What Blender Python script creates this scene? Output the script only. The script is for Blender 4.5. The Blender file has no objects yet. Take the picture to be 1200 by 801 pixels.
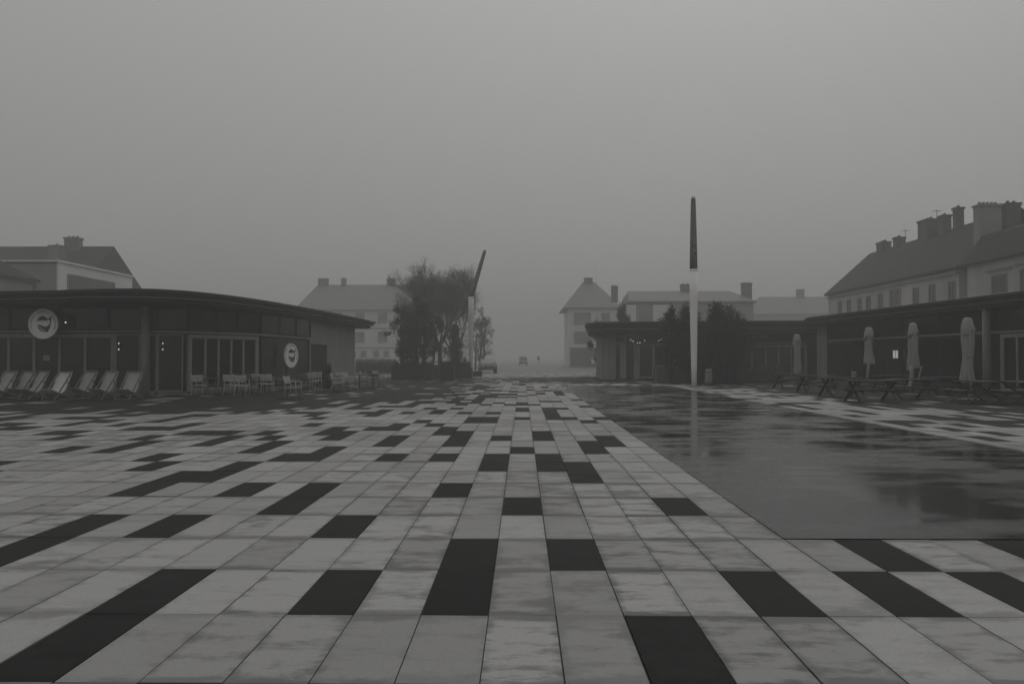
import bpy, math, random
from mathutils import Vector, Matrix
R = math.radians
PI = math.pi
rng = random.Random(11)
scn = bpy.context.scene
COL = scn.collection

# ------------------------------------------------------------------ helpers
def tag(o, label=None, cat=None, group=None, kind=None):
    if label: o['label'] = label
    if cat: o['category'] = cat
    if group: o['group'] = group
    if kind: o['kind'] = kind
    return o

def thing(name, label, cat, loc=(0, 0, 0), rz=0.0, group=None):
    o = bpy.data.objects.new(name, None)
    COL.objects.link(o)
    o.empty_display_size = 0.2
    o.location = loc
    o.rotation_euler = (0, 0, rz)
    return tag(o, label, cat, group)

def copy_tree(o, parent=None):
    c = o.copy()
    COL.objects.link(c)
    if parent is not None:
        c.parent = parent
    for ch in list(o.children):
        copy_tree(ch, c)
    return c

class MB:
    """collects shapes; build() links them as one mesh object"""
    def __init__(s):
        s.v, s.f, s.sm = [], [], []
    def add(s, vs, fs, smooth=False):
        b = len(s.v)
        s.v += [tuple(p) for p in vs]
        s.f += [tuple(b + i for i in f) for f in fs]
        s.sm += [smooth] * len(fs)
        return s
    def box(s, x0, x1, y0, y1, z0, z1):
        vs = [(x, y, z) for z in (z0, z1) for y in (y0, y1) for x in (x0, x1)]
        return s.add(vs, [(0, 2, 3, 1), (4, 5, 7, 6), (0, 1, 5, 4), (2, 6, 7, 3), (0, 4, 6, 2), (1, 3, 7, 5)])
    def bar(s, p, q, w, h, up=(0, 0, 1)):
        p, q = Vector(p), Vector(q)
        d = (q - p).normalized()
        u = Vector(up)
        if abs(d.dot(u)) > 0.98: u = Vector((0, 1, 0))
        a = d.cross(u).normalized() * (w / 2)
        b = a.cross(d).normalized() * (h / 2)
        vs = [c + sa * a + sb * b for c in (p, q) for sb in (-1, 1) for sa in (-1, 1)]
        return s.add(vs, [(0, 1, 3, 2), (4, 6, 7, 5), (0, 4, 5, 1), (2, 3, 7, 6), (0, 2, 6, 4), (1, 5, 7, 3)])
    def tube(s, pts, rad, n=8, caps=True):
        pts = [Vector(p) for p in pts]
        if not isinstance(rad, (list, tuple)): rad = [rad] * len(pts)
        vs, fs = [], []
        ref = Vector((0.31, 0.17, 0.93))
        for i, p in enumerate(pts):
            d = (pts[min(i + 1, len(pts) - 1)] - pts[max(i - 1, 0)]).normalized()
            a = d.cross(ref)
            if a.length < 0.05: a = d.cross(Vector((1, 0, 0)))
            a.normalize(); b = d.cross(a)
            for k in range(n):
                t = 2 * PI * k / n
                vs.append(p + (a * math.cos(t) + b * math.sin(t)) * rad[i])
        for i in range(len(pts) - 1):
            for k in range(n):
                fs.append((i * n + k, i * n + (k + 1) % n, (i + 1) * n + (k + 1) % n, (i + 1) * n + k))
        if caps:
            fs.append(tuple(range(n))[::-1]); fs.append(tuple((len(pts) - 1) * n + k for k in range(n)))
        return s.add(vs, fs, n > 4)
    def lathe(s, prof, n=24, c=(0, 0, 0), pleat=0.0, npl=8, ph=0.0):
        vs, fs = [], []
        for (r, z) in prof:
            for k in range(n):
                t = 2 * PI * k / n
                rr = r * (1 + pleat * math.cos(npl * t + ph + 1.3 * z))
                vs.append((c[0] + rr * math.cos(t), c[1] + rr * math.sin(t), c[2] + z))
        for i in range(len(prof) - 1):
            for k in range(n):
                fs.append((i * n + k, i * n + (k + 1) % n, (i + 1) * n + (k + 1) % n, (i + 1) * n + k))
        fs.append(tuple(range(n))[::-1]); fs.append(tuple((len(prof) - 1) * n + k for k in range(n)))
        return s.add(vs, fs, True)
    def prism(s, poly, z0, z1):
        n = len(poly)
        vs = [(x, y, z0) for x, y in poly] + [(x, y, z1) for x, y in poly]
        fs = [tuple(range(n))[::-1], tuple(range(n, 2 * n))]
        fs += [(i, (i + 1) % n, n + (i + 1) % n, n + i) for i in range(n)]
        return s.add(vs, fs)
    def panel(s, p, q, z0, z1, t, off=0.0):
        """upright slab along the plan line p-q, its outer face 'off' metres to the RIGHT of p->q"""
        p, q = Vector((p[0], p[1])), Vector((q[0], q[1]))
        d = (q - p).normalized()
        n = Vector((d.y, -d.x))
        a, b = p + n * off, q + n * off
        c, e = q + n * (off - t), p + n * (off - t)
        return s.prism([tuple(a), tuple(b), tuple(c), tuple(e)][::-1], z0, z1)
    def build(s, name, m, parent=None, world=False, bevel=0.0):
        me = bpy.data.meshes.new(name)
        vs = s.v
        if parent is not None and world:
            M = (Matrix.Translation(parent.location) @ Matrix.Rotation(parent.rotation_euler[2], 4, 'Z')).inverted()
            vs = [tuple(M @ Vector(p)) for p in s.v]
        me.from_pydata(vs, [], s.f)
        me.polygons.foreach_set('use_smooth', s.sm)
        me.materials.append(m)
        me.validate(); me.update()
        o = bpy.data.objects.new(name, me)
        COL.objects.link(o)
        if parent is not None: o.parent = parent
        if bevel > 0:
            b = o.modifiers.new('bevel', 'BEVEL'); b.width = bevel; b.segments = 2
            b.limit_method = 'ANGLE'; b.angle_limit = R(40)
        return o

# ------------------------------------------------------------------ materials
def mat(name, col, rough=0.6, metal=0.0, var=0.25, scale=3.0, bump=0.0, bscale=40.0, spec=0.5, stretch=(1, 1, 1), emit=0.0, rvar=0.15):
    m = bpy.data.materials.new(name); m.use_nodes = True
    nt = m.node_tree; N = nt.nodes; L = nt.links
    b = N['Principled BSDF']
    if isinstance(col, (int, float)): col = (col * 1.01, col, col * 0.975)
    b.inputs['Roughness'].default_value = rough
    b.inputs['Metallic'].default_value = metal
    b.inputs['Specular IOR Level'].default_value = spec
    tc = N.new('ShaderNodeTexCoord'); mp = N.new('ShaderNodeMapping')
    mp.inputs['Scale'].default_value = stretch
    L.new(tc.outputs['Object'], mp.inputs['Vector'])
    nz = N.new('ShaderNodeTexNoise'); nz.inputs['Scale'].default_value = scale
    nz.inputs['Detail'].default_value = 6; nz.inputs['Roughness'].default_value = 0.62
    L.new(mp.outputs['Vector'], nz.inputs['Vector'])
    r = N.new('ShaderNodeMapRange')
    r.inputs['From Min'].default_value = 0.3; r.inputs['From Max'].default_value = 0.7
    r.inputs['To Min'].default_value = 1 - var; r.inputs['To Max'].default_value = 1 + var
    L.new(nz.outputs['Fac'], r.inputs['Value'])
    mx = N.new('ShaderNodeVectorMath'); mx.operation = 'SCALE'
    mx.inputs[0].default_value = col[:3]
    L.new(r.outputs['Result'], mx.inputs['Scale'])
    L.new(mx.outputs['Vector'], b.inputs['Base Color'])
    r2 = N.new('ShaderNodeMapRange')
    r2.inputs['From Min'].default_value = 0.3; r2.inputs['From Max'].default_value = 0.7
    r2.inputs['To Min'].default_value = max(0.03, rough - rvar); r2.inputs['To Max'].default_value = min(1, rough + rvar)
    L.new(nz.outputs['Fac'], r2.inputs['Value']); L.new(r2.outputs['Result'], b.inputs['Roughness'])
    if bump > 0:
        n2 = N.new('ShaderNodeTexNoise'); n2.inputs['Scale'].default_value = bscale; n2.inputs['Detail'].default_value = 4
        L.new(mp.outputs['Vector'], n2.inputs['Vector'])
        bp = N.new('ShaderNodeBump'); bp.inputs['Strength'].default_value = bump; bp.inputs['Distance'].default_value = 0.02
        L.new(n2.outputs['Fac'], bp.inputs['Height']); L.new(bp.outputs['Normal'], b.inputs['Normal'])
    if emit > 0:
        b.inputs['Emission Color'].default_value = (1, 0.93, 0.8, 1); b.inputs['Emission Strength'].default_value = emit
    return m

M = {}
M['roof_metal'] = mat('dark_roof_metal', 0.03, 0.55, 0.0, 0.3, 1.2, spec=0.3)
M['fascia'] = mat('dark_fascia_boards', 0.012, 0.6, 0, 0.35, 2.0, 0.3, 20, spec=0.3, stretch=(1, 1, 6))
M['drip'] = mat('galvanised_drip_edge', 0.16, 0.45, 0.3, 0.2)
M['dark_clad'] = mat('dark_cladding', 0.009, 0.5, 0, 0.35, 1.5, spec=0.2, stretch=(4, 4, 0.4))
M['glass'] = mat('dark_window_glass', 0.006, 0.12, 0, 0.3, 0.8, spec=0.35, rvar=0.06)
M['frame'] = mat('weathered_grey_frame', 0.2, 0.6, 0, 0.25, 2.5, spec=0.3, stretch=(3, 3, 0.5))
M['wood_wall'] = mat('pale_weathered_boards', 0.22, 0.75, 0, 0.35, 1.0, 0.3, 12, spec=0.2, stretch=(7, 7, 0.35))
M['column'] = mat('pale_column_wood', 0.2, 0.7, 0, 0.25, 1.4, spec=0.2, stretch=(5, 5, 0.5))
M['plinth'] = mat('concrete_plinth', 0.11, 0.7, 0, 0.3, 2.0, 0.2, 30)
M['sign_white'] = mat('white_sign_board', (0.8, 0.79, 0.76), 0.5, 0, 0.05, 3)
M['sign_dark'] = mat('dark_sign_paint', 0.03, 0.5, 0, 0.1)
M['sign_grey'] = mat('grey_sign_paint', 0.22, 0.5, 0, 0.1)
M['bulb'] = mat('lit_bulb', 0.8, 0.4, emit=0.9)
M['lamp_body'] = mat('lamp_housing', 0.02, 0.5)
M['canvas'] = mat('deck_chair_canvas', 0.32, 0.85, 0, 0.16, 6, 0.15, 200, spec=0.15)
M['canvas_pale'] = mat('pale_deck_chair_canvas', 0.5, 0.85, 0, 0.12, 6, 0.15, 200, spec=0.15)
M['wood_dark'] = mat('wet_dark_wood', 0.02, 0.65, 0, 0.35, 3, 0.2, 25, stretch=(1, 6, 6))
M['wood_mid'] = mat('damp_frame_wood', 0.12, 0.55, 0, 0.3, 4, 0.2, 25)
M['chair_metal'] = mat('pale_painted_steel', (0.42, 0.415, 0.40), 0.4, 0.0, 0.1, 5)
M['chair_dark'] = mat('grey_painted_steel', 0.09, 0.35, 0.0, 0.1, 5)
M['table_dark'] = mat('dark_table_laminate', 0.03, 0.3, 0, 0.2, 3)
M['parasol'] = mat('off_white_parasol_cloth', (0.31, 0.307, 0.298), 0.85, 0, 0.14, 4, 0.2, 60, spec=0.15, stretch=(3, 3, 0.7))
M['mast_white'] = mat('white_mast_paint', (0.88, 0.87, 0.84), 0.4, 0, 0.05, 1.4, stretch=(2, 2, 0.4))
M['mast_hazed'] = mat('hazed_mast_paint', 0.55, 0.6, 0, 0.1, 1.4, stretch=(2, 2, 0.4))  # white mast paint greyed: mist over the distant mast put into its colour
M['mast_dark'] = mat('dark_mast_panel', 0.12, 0.5, 0, 0.5, 2.2, stretch=(3, 3, 1))
M['wall_white'] = mat('pale_render_wall', (0.62, 0.615, 0.60), 0.9, 0, 0.14, 0.35, 0.1, 8, spec=0.2)
M['wall_damp'] = mat('damp_pale_render', 0.36, 0.9, 0, 0.3, 0.3, 0.1, 8, spec=0.2, stretch=(1, 1, 0.4))
M['wall_grey'] = mat('grey_render_wall', 0.22, 0.9, 0, 0.18, 0.35, 0.1, 8, spec=0.2)
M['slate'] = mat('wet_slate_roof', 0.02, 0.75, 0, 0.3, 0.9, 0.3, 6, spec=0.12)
M['slate_far'] = mat('haze_paled_slate_roof', 0.14, 0.7, 0, 0.2, 0.9, 0.3, 6, spec=0.25)  # far roofs: distance haze put into the slate colour as a lighter grey
M['chimney'] = mat('chimney_render', 0.10, 0.9, 0, 0.25, 0.8, 0.2, 10)
M['chimney_pale'] = mat('pale_chimney_render', 0.24, 0.9, 0, 0.2, 0.8, 0.2, 10)
M['pot'] = mat('clay_chimney_pot', 0.06, 0.8)
M['pane'] = mat('house_window_pane', 0.05, 0.15, 0, 0.3, 0.6, spec=0.4, rvar=0.05)
M['pane_pale'] = mat('haze_paled_window_pane', 0.16, 0.3, 0, 0.3, 0.6, spec=0.3, rvar=0.05)  # panes of the far houses, lightened so the colour itself carries haze
M['shop'] = mat('dark_shop_front', 0.07, 0.4, 0, 0.3, 0.6)
M['leaf'] = mat('evergreen_leaf', (0.036, 0.040, 0.030), 0.6, 0, 0.4, 2.0, spec=0.25)
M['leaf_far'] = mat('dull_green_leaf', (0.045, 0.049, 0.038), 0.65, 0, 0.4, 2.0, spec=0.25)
M['bark'] = mat('wet_bark', 0.03, 0.7, 0, 0.35, 5, 0.4, 15, spec=0.25)
M['twig'] = mat('bare_twig', 0.075, 0.8, 0, 0.3, 5, spec=0.2)
M['planter'] = mat('dark_planter_slats', 0.03, 0.6, 0, 0.35, 2, stretch=(9, 9, 0.5))
M['fence'] = mat('pale_fence_wood', 0.10, 0.75, 0, 0.35, 1.5, 0.2, 12, stretch=(9, 9, 0.5))
M['barrel'] = mat('pale_barrel', 0.2, 0.7, 0, 0.2, 3, stretch=(4, 4, 0.5))
M['car_paint'] = mat('dark_car_paint', 0.06, 0.35, 0.1, 0.1)
M['car_glass'] = mat('car_glass', 0.02, 0.05, 0, 0.1, rvar=0.02)
M['tyre'] = mat('tyre_rubber', 0.015, 0.8)
M['light_lens'] = mat('lamp_lens', 0.3, 0.2)
M['paper'] = mat('pale_notice_paper', 0.22, 0.8, 0, 0.1)
M['gravel'] = mat('roof_gravel', 0.06, 0.9, 0, 0.3, 8)

# paving ------------------------------------------------------------------
def paving_mat(name, lo, hi, dark):
    m = bpy.data.materials.new(name); m.use_nodes = True
    nt = m.node_tree; N = nt.nodes; L = nt.links
    b = N['Principled BSDF']
    tc = N.new('ShaderNodeTexCoord'); uv = N.new('ShaderNodeUVMap'); uv.uv_map = 'UVMap'
    at = N.new('ShaderNodeAttribute'); at.attribute_type = 'GEOMETRY'; at.attribute_name = 'tone'
    def noise(sc, det, st, rough=0.6, own=True):
        mp = N.new('ShaderNodeMapping'); mp.inputs['Scale'].default_value = st
        # every slab gets its own stain: shift the lookup by the slab's tone
        L.new(tc.outputs['Object'], mp.inputs['Vector'])
        cb = N.new('ShaderNodeCombineXYZ'); ml = N.new('ShaderNodeMath'); ml.operation = 'MULTIPLY'
        ml.inputs[1].default_value = 37.0; L.new(at.outputs['Fac'], ml.inputs[0]); L.new(ml.outputs[0], cb.inputs['Z'])
        if own: L.new(cb.outputs[0], mp.inputs['Location'])
        n = N.new('ShaderNodeTexNoise'); n.inputs['Scale'].default_value = sc
        n.inputs['Detail'].default_value = det; n.inputs['Roughness'].default_value = rough
        L.new(mp.outputs['Vector'], n.inputs['Vector']); return n.outputs['Fac']
    def rmap(v, a, c, d, e):
        r = N.new('ShaderNodeMapRange'); r.interpolation_type = 'SMOOTHSTEP'
        for k, x in zip(('From Min', 'From Max', 'To Min', 'To Max'), (a, c, d, e)): r.inputs[k].default_value = x
        L.new(v, r.inputs['Value']); return r.outputs['Result']
    def math_(op, a, c):
        n = N.new('ShaderNodeMath'); n.operation = op
        for i, x in enumerate((a, c)):
            if isinstance(x, (int, float)): n.inputs[i].default_value = x
            else: L.new(x, n.inputs[i])
        return n.outputs[0]
    sx = N.new('ShaderNodeSeparateXYZ'); L.new(uv.outputs['UV'], sx.inputs[0])
    ev = math_('ABSOLUTE', math_('SUBTRACT', sx.outputs['Y'], 0.5), 0)      # 0.5 at the ends of the slab
    eu = math_('ABSOLUTE', math_('SUBTRACT', sx.outputs['X'], 0.5), 0)
    edge = math_('MAXIMUM', rmap(ev, 0.36, 0.5, 0, 0.24), rmap(eu, 0.34, 0.5, 0, 0.11))
    st = noise(1.0, 5, (2.3, 6.5, 1), 0.62)
    big = N.new('ShaderNodeTexNoise'); big.inputs['Scale'].default_value = 0.16; big.inputs['Detail'].default_value = 3
    L.new(tc.outputs['Object'], big.inputs['Vector'])
    s = math_('ADD', math_('ADD', st, edge), math_('MULTIPLY', math_('SUBTRACT', big.outputs['Fac'], 0.5), 0.35))
    damp0 = rmap(s, 0.50, 0.70, 0, 1)
    blot = noise(1.0, 6, (1.5, 2.6, 1), 0.68, False)                      # broad damp patches
    per = N.new('ShaderNodeTexWhiteNoise'); per.noise_dimensions = '1D'; L.new(at.outputs['Fac'], per.inputs['W'])
    amount = rmap(per.outputs['Value'], 0.15, 0.95, 0.25, 1.0)
    soak = rmap(math_('ADD', math_('ADD', blot, math_('MULTIPLY', edge, 0.5)), math_('MULTIPLY', math_('SUBTRACT', big.outputs['Fac'], 0.5), 0.5)), 0.53, 0.66, 0, 0.9)
    damp = math_('MAXIMUM', math_('MULTIPLY', damp0, amount), math_('MULTIPLY', soak, rmap(per.outputs['Value'], 0, 1, 0.6, 1.0)))
    wt = N.new('ShaderNodeAttribute'); wt.attribute_type = 'GEOMETRY'; wt.attribute_name = 'soaked'
    damp = math_('MAXIMUM', damp, math_('MULTIPLY', wt.outputs['Fac'], 0.6))
    fine = noise(55, 3, (1, 1, 1), 0.7)
    tone = rmap(at.outputs['Fac'], 0, 1, 0.82, 1.1)
    grain = rmap(fine, 0.3, 0.7, 0.93, 1.07)
    mx = N.new('ShaderNodeMix'); mx.data_type = 'RGBA'
    mx.inputs['A'].default_value = hi; mx.inputs['B'].default_value = lo
    L.new(damp, mx.inputs['Factor'])
    sc = N.new('ShaderNodeVectorMath'); sc.operation = 'SCALE'
    L.new(mx.outputs['Result'], sc.inputs[0]); L.new(math_('MULTIPLY', tone, grain), sc.inputs['Scale'])
    L.new(sc.outputs['Vector'], b.inputs['Base Color'])
    L.new(rmap(damp, 0, 1, 0.66 if not dark else 0.7, 0.45 if not dark else 0.55), b.inputs['Roughness'])
    b.inputs['Specular IOR Level'].default_value = 0.3 if not dark else 0.06
    bp = N.new('ShaderNodeBump'); bp.inputs['Strength'].default_value = 0.25; bp.inputs['Distance'].default_value = 0.004
    L.new(fine, bp.inputs['Height']); L.new(bp.outputs['Normal'], b.inputs['Normal'])
    return m
M['slab_light'] = paving_mat('pale_concrete_slab', (0.075, 0.0745, 0.0735, 1), (0.278, 0.2765, 0.272, 1), False)
M['slab_dark'] = paving_mat('dark_basalt_slab', (0.008, 0.008, 0.0079, 1), (0.024, 0.0239, 0.0236, 1), True)
M['joint'] = mat('wet_joint_bed', 0.03, 0.7, 0, 0.3, 5)
M['asphalt'] = mat('wet_asphalt', 0.06, 0.5, 0, 0.25, 0.4, 0.2, 60)

def wet_mat():
    m = bpy.data.materials.new('shallow_water_on_dark_stone'); m.use_nodes = True
    nt = m.node_tree; N = nt.nodes; L = nt.links; b = N['Principled BSDF']
    tc = N.new('ShaderNodeTexCoord')
    def noise(sc, st, det=4):
        mp = N.new('ShaderNodeMapping'); mp.inputs['Scale'].default_value = st
        L.new(tc.outputs['Object'], mp.inputs['Vector'])
        n = N.new('ShaderNodeTexNoise'); n.inputs['Scale'].default_value = sc; n.inputs['Detail'].default_value = det
        L.new(mp.outputs['Vector'], n.inputs['Vector']); return n.outputs['Fac']
    def rmap(v, a, c, d, e):
        r = N.new('ShaderNodeMapRange'); r.interpolation_type = 'SMOOTHSTEP'
        for k, x in zip(('From Min', 'From Max', 'To Min', 'To Max'), (a, c, d, e)): r.inputs[k].default_value = x
        L.new(v, r.inputs['Value']); return r.outputs['Result']
    big = noise(0.55, (1, 0.7, 1), 5); streak = noise(1.1, (0.7, 1.6, 1), 6); fine = noise(60, (1, 1, 1), 3)
    ad = N.new('ShaderNodeMath'); ad.operation = 'ADD'; L.new(big, ad.inputs[0]); L.new(streak, ad.inputs[1])
    L.new(rmap(ad.outputs[0], 0.78, 1.22, 0.07, 0.32), b.inputs['Roughness'])
    r = rmap(ad.outputs[0], 0.78, 1.22, 0.008, 0.05)
    cb = N.new('ShaderNodeCombineColor')
    for k in range(3): L.new(r, cb.inputs[k])
    L.new(cb.outputs[0], b.inputs['Base Color'])
    b.inputs['Specular IOR Level'].default_value = 0.2
    bp = N.new('ShaderNodeBump'); bp.inputs['Strength'].default_value = 0.06; bp.inputs['Distance'].default_value = 0.003
    L.new(fine, bp.inputs['Height'])
    b2 = N.new('ShaderNodeBump'); b2.inputs['Strength'].default_value = 0.012; b2.inputs['Distance'].default_value = 0.05
    L.new(streak, b2.inputs['Height']); L.new(bp.outputs['Normal'], b2.inputs['Normal'])
    L.new(b2.outputs['Normal'], b.inputs['Normal'])
    return m
M['wet'] = wet_mat()

# ------------------------------------------------------------------ ground
CAM_H = 1.515
POOL = (2.2, 8.1, 6.79, 45.0)          # x0 x1 y0 y1
g = MB(); g.add([(-900, -60, -0.045), (900, -60, -0.045), (900, 1500, -0.045), (-900, 1500, -0.045)], [(0, 1, 2, 3)])
tag(g.build('ground', M['asphalt']), kind='structure')
g = MB(); g.add([(-45, -3, -0.014), (45, -3, -0.014), (45, 88.6, -0.014), (-45, 88.6, -0.014)], [(0, 1, 2, 3)])
tag(g.build('paving_bed', M['joint']), kind='structure')

def seg_d(p, a, b):
    ax, ay = a; bx, by = b; px, py = p
    dx, dy = bx - ax, by - ay
    t = max(0, min(1, ((px - ax) * dx + (py - ay) * dy) / (dx * dx + dy * dy)))
    return math.hypot(px - ax - t * dx, py - ay - t * dy)
LW = [(-32, 33.4), (-15.2, 33.0), (-14.2, 33.6), (-12.35, 37.5), (-11.9, 44.5), (-11.7, 55.5)]   # left pavilion wall line
RW = [(21.0, 20.0), (20.6, 28.0), (19.9, 42.0), (19.6, 53.0), (7.0, 57.8)]                        # right walls
def sstep(a, b, x):
    t = max(0, min(1, (x - a) / (b - a))); return t * t * (3 - 2 * t)
def p_dark(x, y):
    dl = min(seg_d((x, y), LW[i], LW[i + 1]) for i in range(len(LW) - 1))
    if x < -12 and y > 33: dl = 0
    dr = min(seg_d((x, y), RW[i], RW[i + 1]) for i in range(len(RW) - 1))
    k = 0.6 if y > 35 else 1.0
    a = 1 - sstep(4.5 + 3.0 * k, 9.0 + 7.5 * k, dl)
    c = 1 - sstep(6.5, 11.8, dr)
    base = 0.13 + 0.13 * sstep(9, 22, y) - 0.12 * sstep(40, 55, y)
    return max(base, min(0.93, 0.2 + 0.85 * a) if a > 0 else 0, min(0.93, 0.2 + 0.85 * c) if c > 0 else 0)
DARK = {(-1, 2), (-1, 1), (1, 2), (-3, 1), (2, 0), (3, -1), (-4, -1), (-2, -1), (0, -1), (-6, 1), (-6, 0), (-10, 3), (-10, 2), (-8, 3),
        (-8, 5), (-6, 5), (-6, 4), (-4, 3), (-2, 5), (0, 4), (4, 4), (2, 7), (2, 6), (1, 8), (1, 7), (-1, 8), (-1, 7), (0, 9), (3, 10), (3, 9),
        (4, 11), (4, 10), (1, 12), (1, 11), (-1, 11), (-3, 8), (-3, 12), (-3, 11), (-3, 10), (-4, 13), (-4, 12), (-6, 11), (-6, 10),
        (-5, 8), (-8, 9), (-8, 8), (-9, 8), (-10, 7), (-10, 6), (-11, 6), (-11, 5), (-11, 10), (-11, 9), (-14, 11), (-14, 10), (-13, 12),
        (-12, 11), (-10, 12), (-10, 13), (-9, 12), (-9, 11), (-8, 13), (-7, 13), (-14, 8), (-13, 7), (-17, 9), (-17, 10), (-19, 9), (-20, 8),
        (-18, 7), (-16, 12), (-17, 12), (-19, 13), (-22, 11), (-23, 12), (-21, 13), (7, 2), (4, 1), (6, 1), (8, 1), (10, 2), (12, 1),
        (-13, 0), (-15, 2), (5, -2), (-3, -2),
        (0, 14), (-2, 14), (2, 14), (4, 14), (-1, 16), (1, 16), (-3, 16), (-5, 15), (0, 17), (-2, 18), (2, 19), (3, 16), (1, 21), (-1, 20), (-4, 18), (-6, 16)}
def paving():
    trng = random.Random(5)
    vs, fs, mi, tone, uvs, soak = [], [], [], [], [], []
    for r in range(-5, 85):
        y0 = 3.74 + r; y1 = y0 + 1
        lim = 0.70 * y1 + 5
        for c in range(-105, 105):
            xc = c * 0.4
            if abs(xc) > min(lim, 41): continue
            if POOL[0] - 0.01 < xc < POOL[1] and POOL[2] - 0.02 < (y0 + y1) / 2 < POOL[3]: continue
            if xc < -12.4 and y0 > 37 or xc < -15 and y0 > 33.5: continue
            u = trng.random()
            if r <= 13 and xc > -0.62 * y0 - 0.5 and xc < 5 and -24 < c:
                d = (c, r) in DARK
                if not d and r >= 10 and c < -14: d = u < p_dark(xc, y0) * 0.9
            else:
                pd = p_dark(xc, y0 + 0.5)
                d = u < pd
            x0, x1 = xc - 0.2 + trng.uniform(0.002, 0.0065), xc + 0.2 - trng.uniform(0.002, 0.0065)
            ya, yb = y0 + trng.uniform(0.0012, 0.0048), y1 - trng.uniform(0.0012, 0.0048)
            zz = trng.uniform(-0.0012, 0.0012); tx = trng.uniform(-0.0012, 0.0012); ty = trng.uniform(-0.0012, 0.0012)
            b = len(vs)
            vs += [(x0, ya, zz - tx - ty), (x1, ya, zz + tx - ty), (x1, yb, zz + tx + ty), (x0, yb, zz - tx + ty)]
            e = -0.013                                   # slab sides, down into the joint
            vs += [(x0, ya, e), (x1, ya, e), (x1, yb, e), (x0, yb, e)]
            q = [(b, b + 1, b + 2, b + 3)]
            if y0 < 30: q += [(b + 4, b + 5, b + 1, b), (b + 5, b + 6, b + 2, b + 1), (b + 7, b + 4, b, b + 3)]
            t = trng.random(); so_ = sstep(0.22, 0.75, p_dark(xc, y0 + 0.5)) * trng.uniform(0.5, 1.0)
            for k, f in enumerate(q):
                fs.append(f); mi.append(1 if d else 0); tone.append(t); soak.append(so_)
                uvs += [(0, 0), (1, 0), (1, 1), (0, 1)]
    me = bpy.data.meshes.new('plaza_paving'); me.from_pydata(vs, [], fs)
    me.materials.append(M['slab_light']); me.materials.append(M['slab_dark'])
    me.polygons.foreach_set('material_index', mi)
    ul = me.uv_layers.new(name='UVMap'); ul.data.foreach_set('uv', [x for p in uvs for x in p])
    a = me.attributes.new('tone', 'FLOAT', 'FACE'); a.data.foreach_set('value', tone)
    a2 = me.attributes.new('soaked', 'FLOAT', 'FACE'); a2.data.foreach_set('value', soak)
    me.update()
    o = bpy.data.objects.new('paving', me); COL.objects.link(o)
    return tag(o, kind='structure')
paving()
w = MB()
# two sheets of stone under a film of water, with the joint that crosses them
for (ya, yb) in ((POOL[2] + 0.012, 21.7), (21.73, 33.4), (33.43, POOL[3])):
    x1 = POOL[1] - 0.012
    w.add([(POOL[0] + 0.014, ya, -0.004), (x1, ya, -0.004), (x1, yb, -0.004), (POOL[0] + 0.014, yb, -0.004)], [(0, 1, 2, 3)])
tag(w.build('water', M['wet']), kind='structure')

# ------------------------------------------------------------------ pavilions
def smooth_poly(pts, n=4):
    out = []
    N_ = len(pts)
    for i in range(N_):
        p0, p1, p2, p3 = (Vector(pts[(i + k) % N_]) for k in (-1, 0, 1, 2))
        if (p2 - p1).length > 9:
            out.append(tuple(p1)); continue
        for k in range(n):
            t = k / n
            q = 0.5 * ((2 * p1) + (p2 - p0) * t + (2 * p0 - 5 * p1 + 4 * p2 - p3) * t * t + (3 * p1 - p0 - 3 * p2 + p3) * t ** 3)
            out.append(tuple(q))
    return out
def inset(poly, d):
    n = len(poly); out = []
    area = sum(poly[i][0] * poly[(i + 1) % n][1] - poly[(i + 1) % n][0] * poly[i][1] for i in range(n))
    sg = 1 if area > 0 else -1
    for i in range(n):
        a, b, c = Vector(poly[i - 1]), Vector(poly[i]), Vector(poly[(i + 1) % n])
        d1 = (b - a).normalized(); d2 = (c - b).normalized()
        n1 = Vector((-d1.y, d1.x)) * sg; n2 = Vector((-d2.y, d2.x)) * sg
        m = n1 + n2
        if m.length < 1e-4: m = n1
        m.normalize()
        out.append(tuple(b + m * d / max(0.45, m.dot(n1))))
    return out
def ring_roof(mb, rings):
    """rings: list of (poly, z) bottom to top"""
    n = len(rings[0][0]); vs = []; fs = []
    for poly, z in rings: vs += [(x, y, z) for x, y in poly]
    for r in range(len(rings) - 1):
        for i in range(n):
            j = (i + 1) % n
            fs.append((r * n + i, r * n + j, (r + 1) * n + j, (r + 1) * n + i))
    fs.append(tuple(range(n))[::-1]); fs.append(tuple((len(rings) - 1) * n + i for i in range(n)))
    mb.add(vs, fs)

def pavilion_roof(poly, z0, z1, parent, z_lip=None):
    m = MB()
    h = z1 - z0
    ring_roof(m, [(inset(poly, 0.55), z0 - 0.02), (inset(poly, 0.22), z0), (inset(poly, 0.20), z0 + 0.36 * h),
                  (inset(poly, 0.09), z0 + 0.40 * h), (inset(poly, 0.07), z0 + 0.68 * h), (poly, z0 + 0.72 * h), (inset(poly, 0.01), z1 - 0.02), (inset(poly, 0.05), z1)])
    r = m.build('roof', M['fascia'], parent, True)
    d = MB(); ring_roof(d, [(inset(poly, 0.085), z0 + 0.345 * h), (inset(poly, 0.085), z0 + 0.395 * h)])
    d.build('drip_edge', M['drip'], r)
    gr = MB(); gr.prism(inset(poly, 0.5), z1 + 0.003, z1 + 0.05); gr.build('gravel_bed', M['gravel'], r)
    for o in r.children: # children share the roof's parent frame
        o.location = -Vector(parent.location)
    return r

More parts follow.
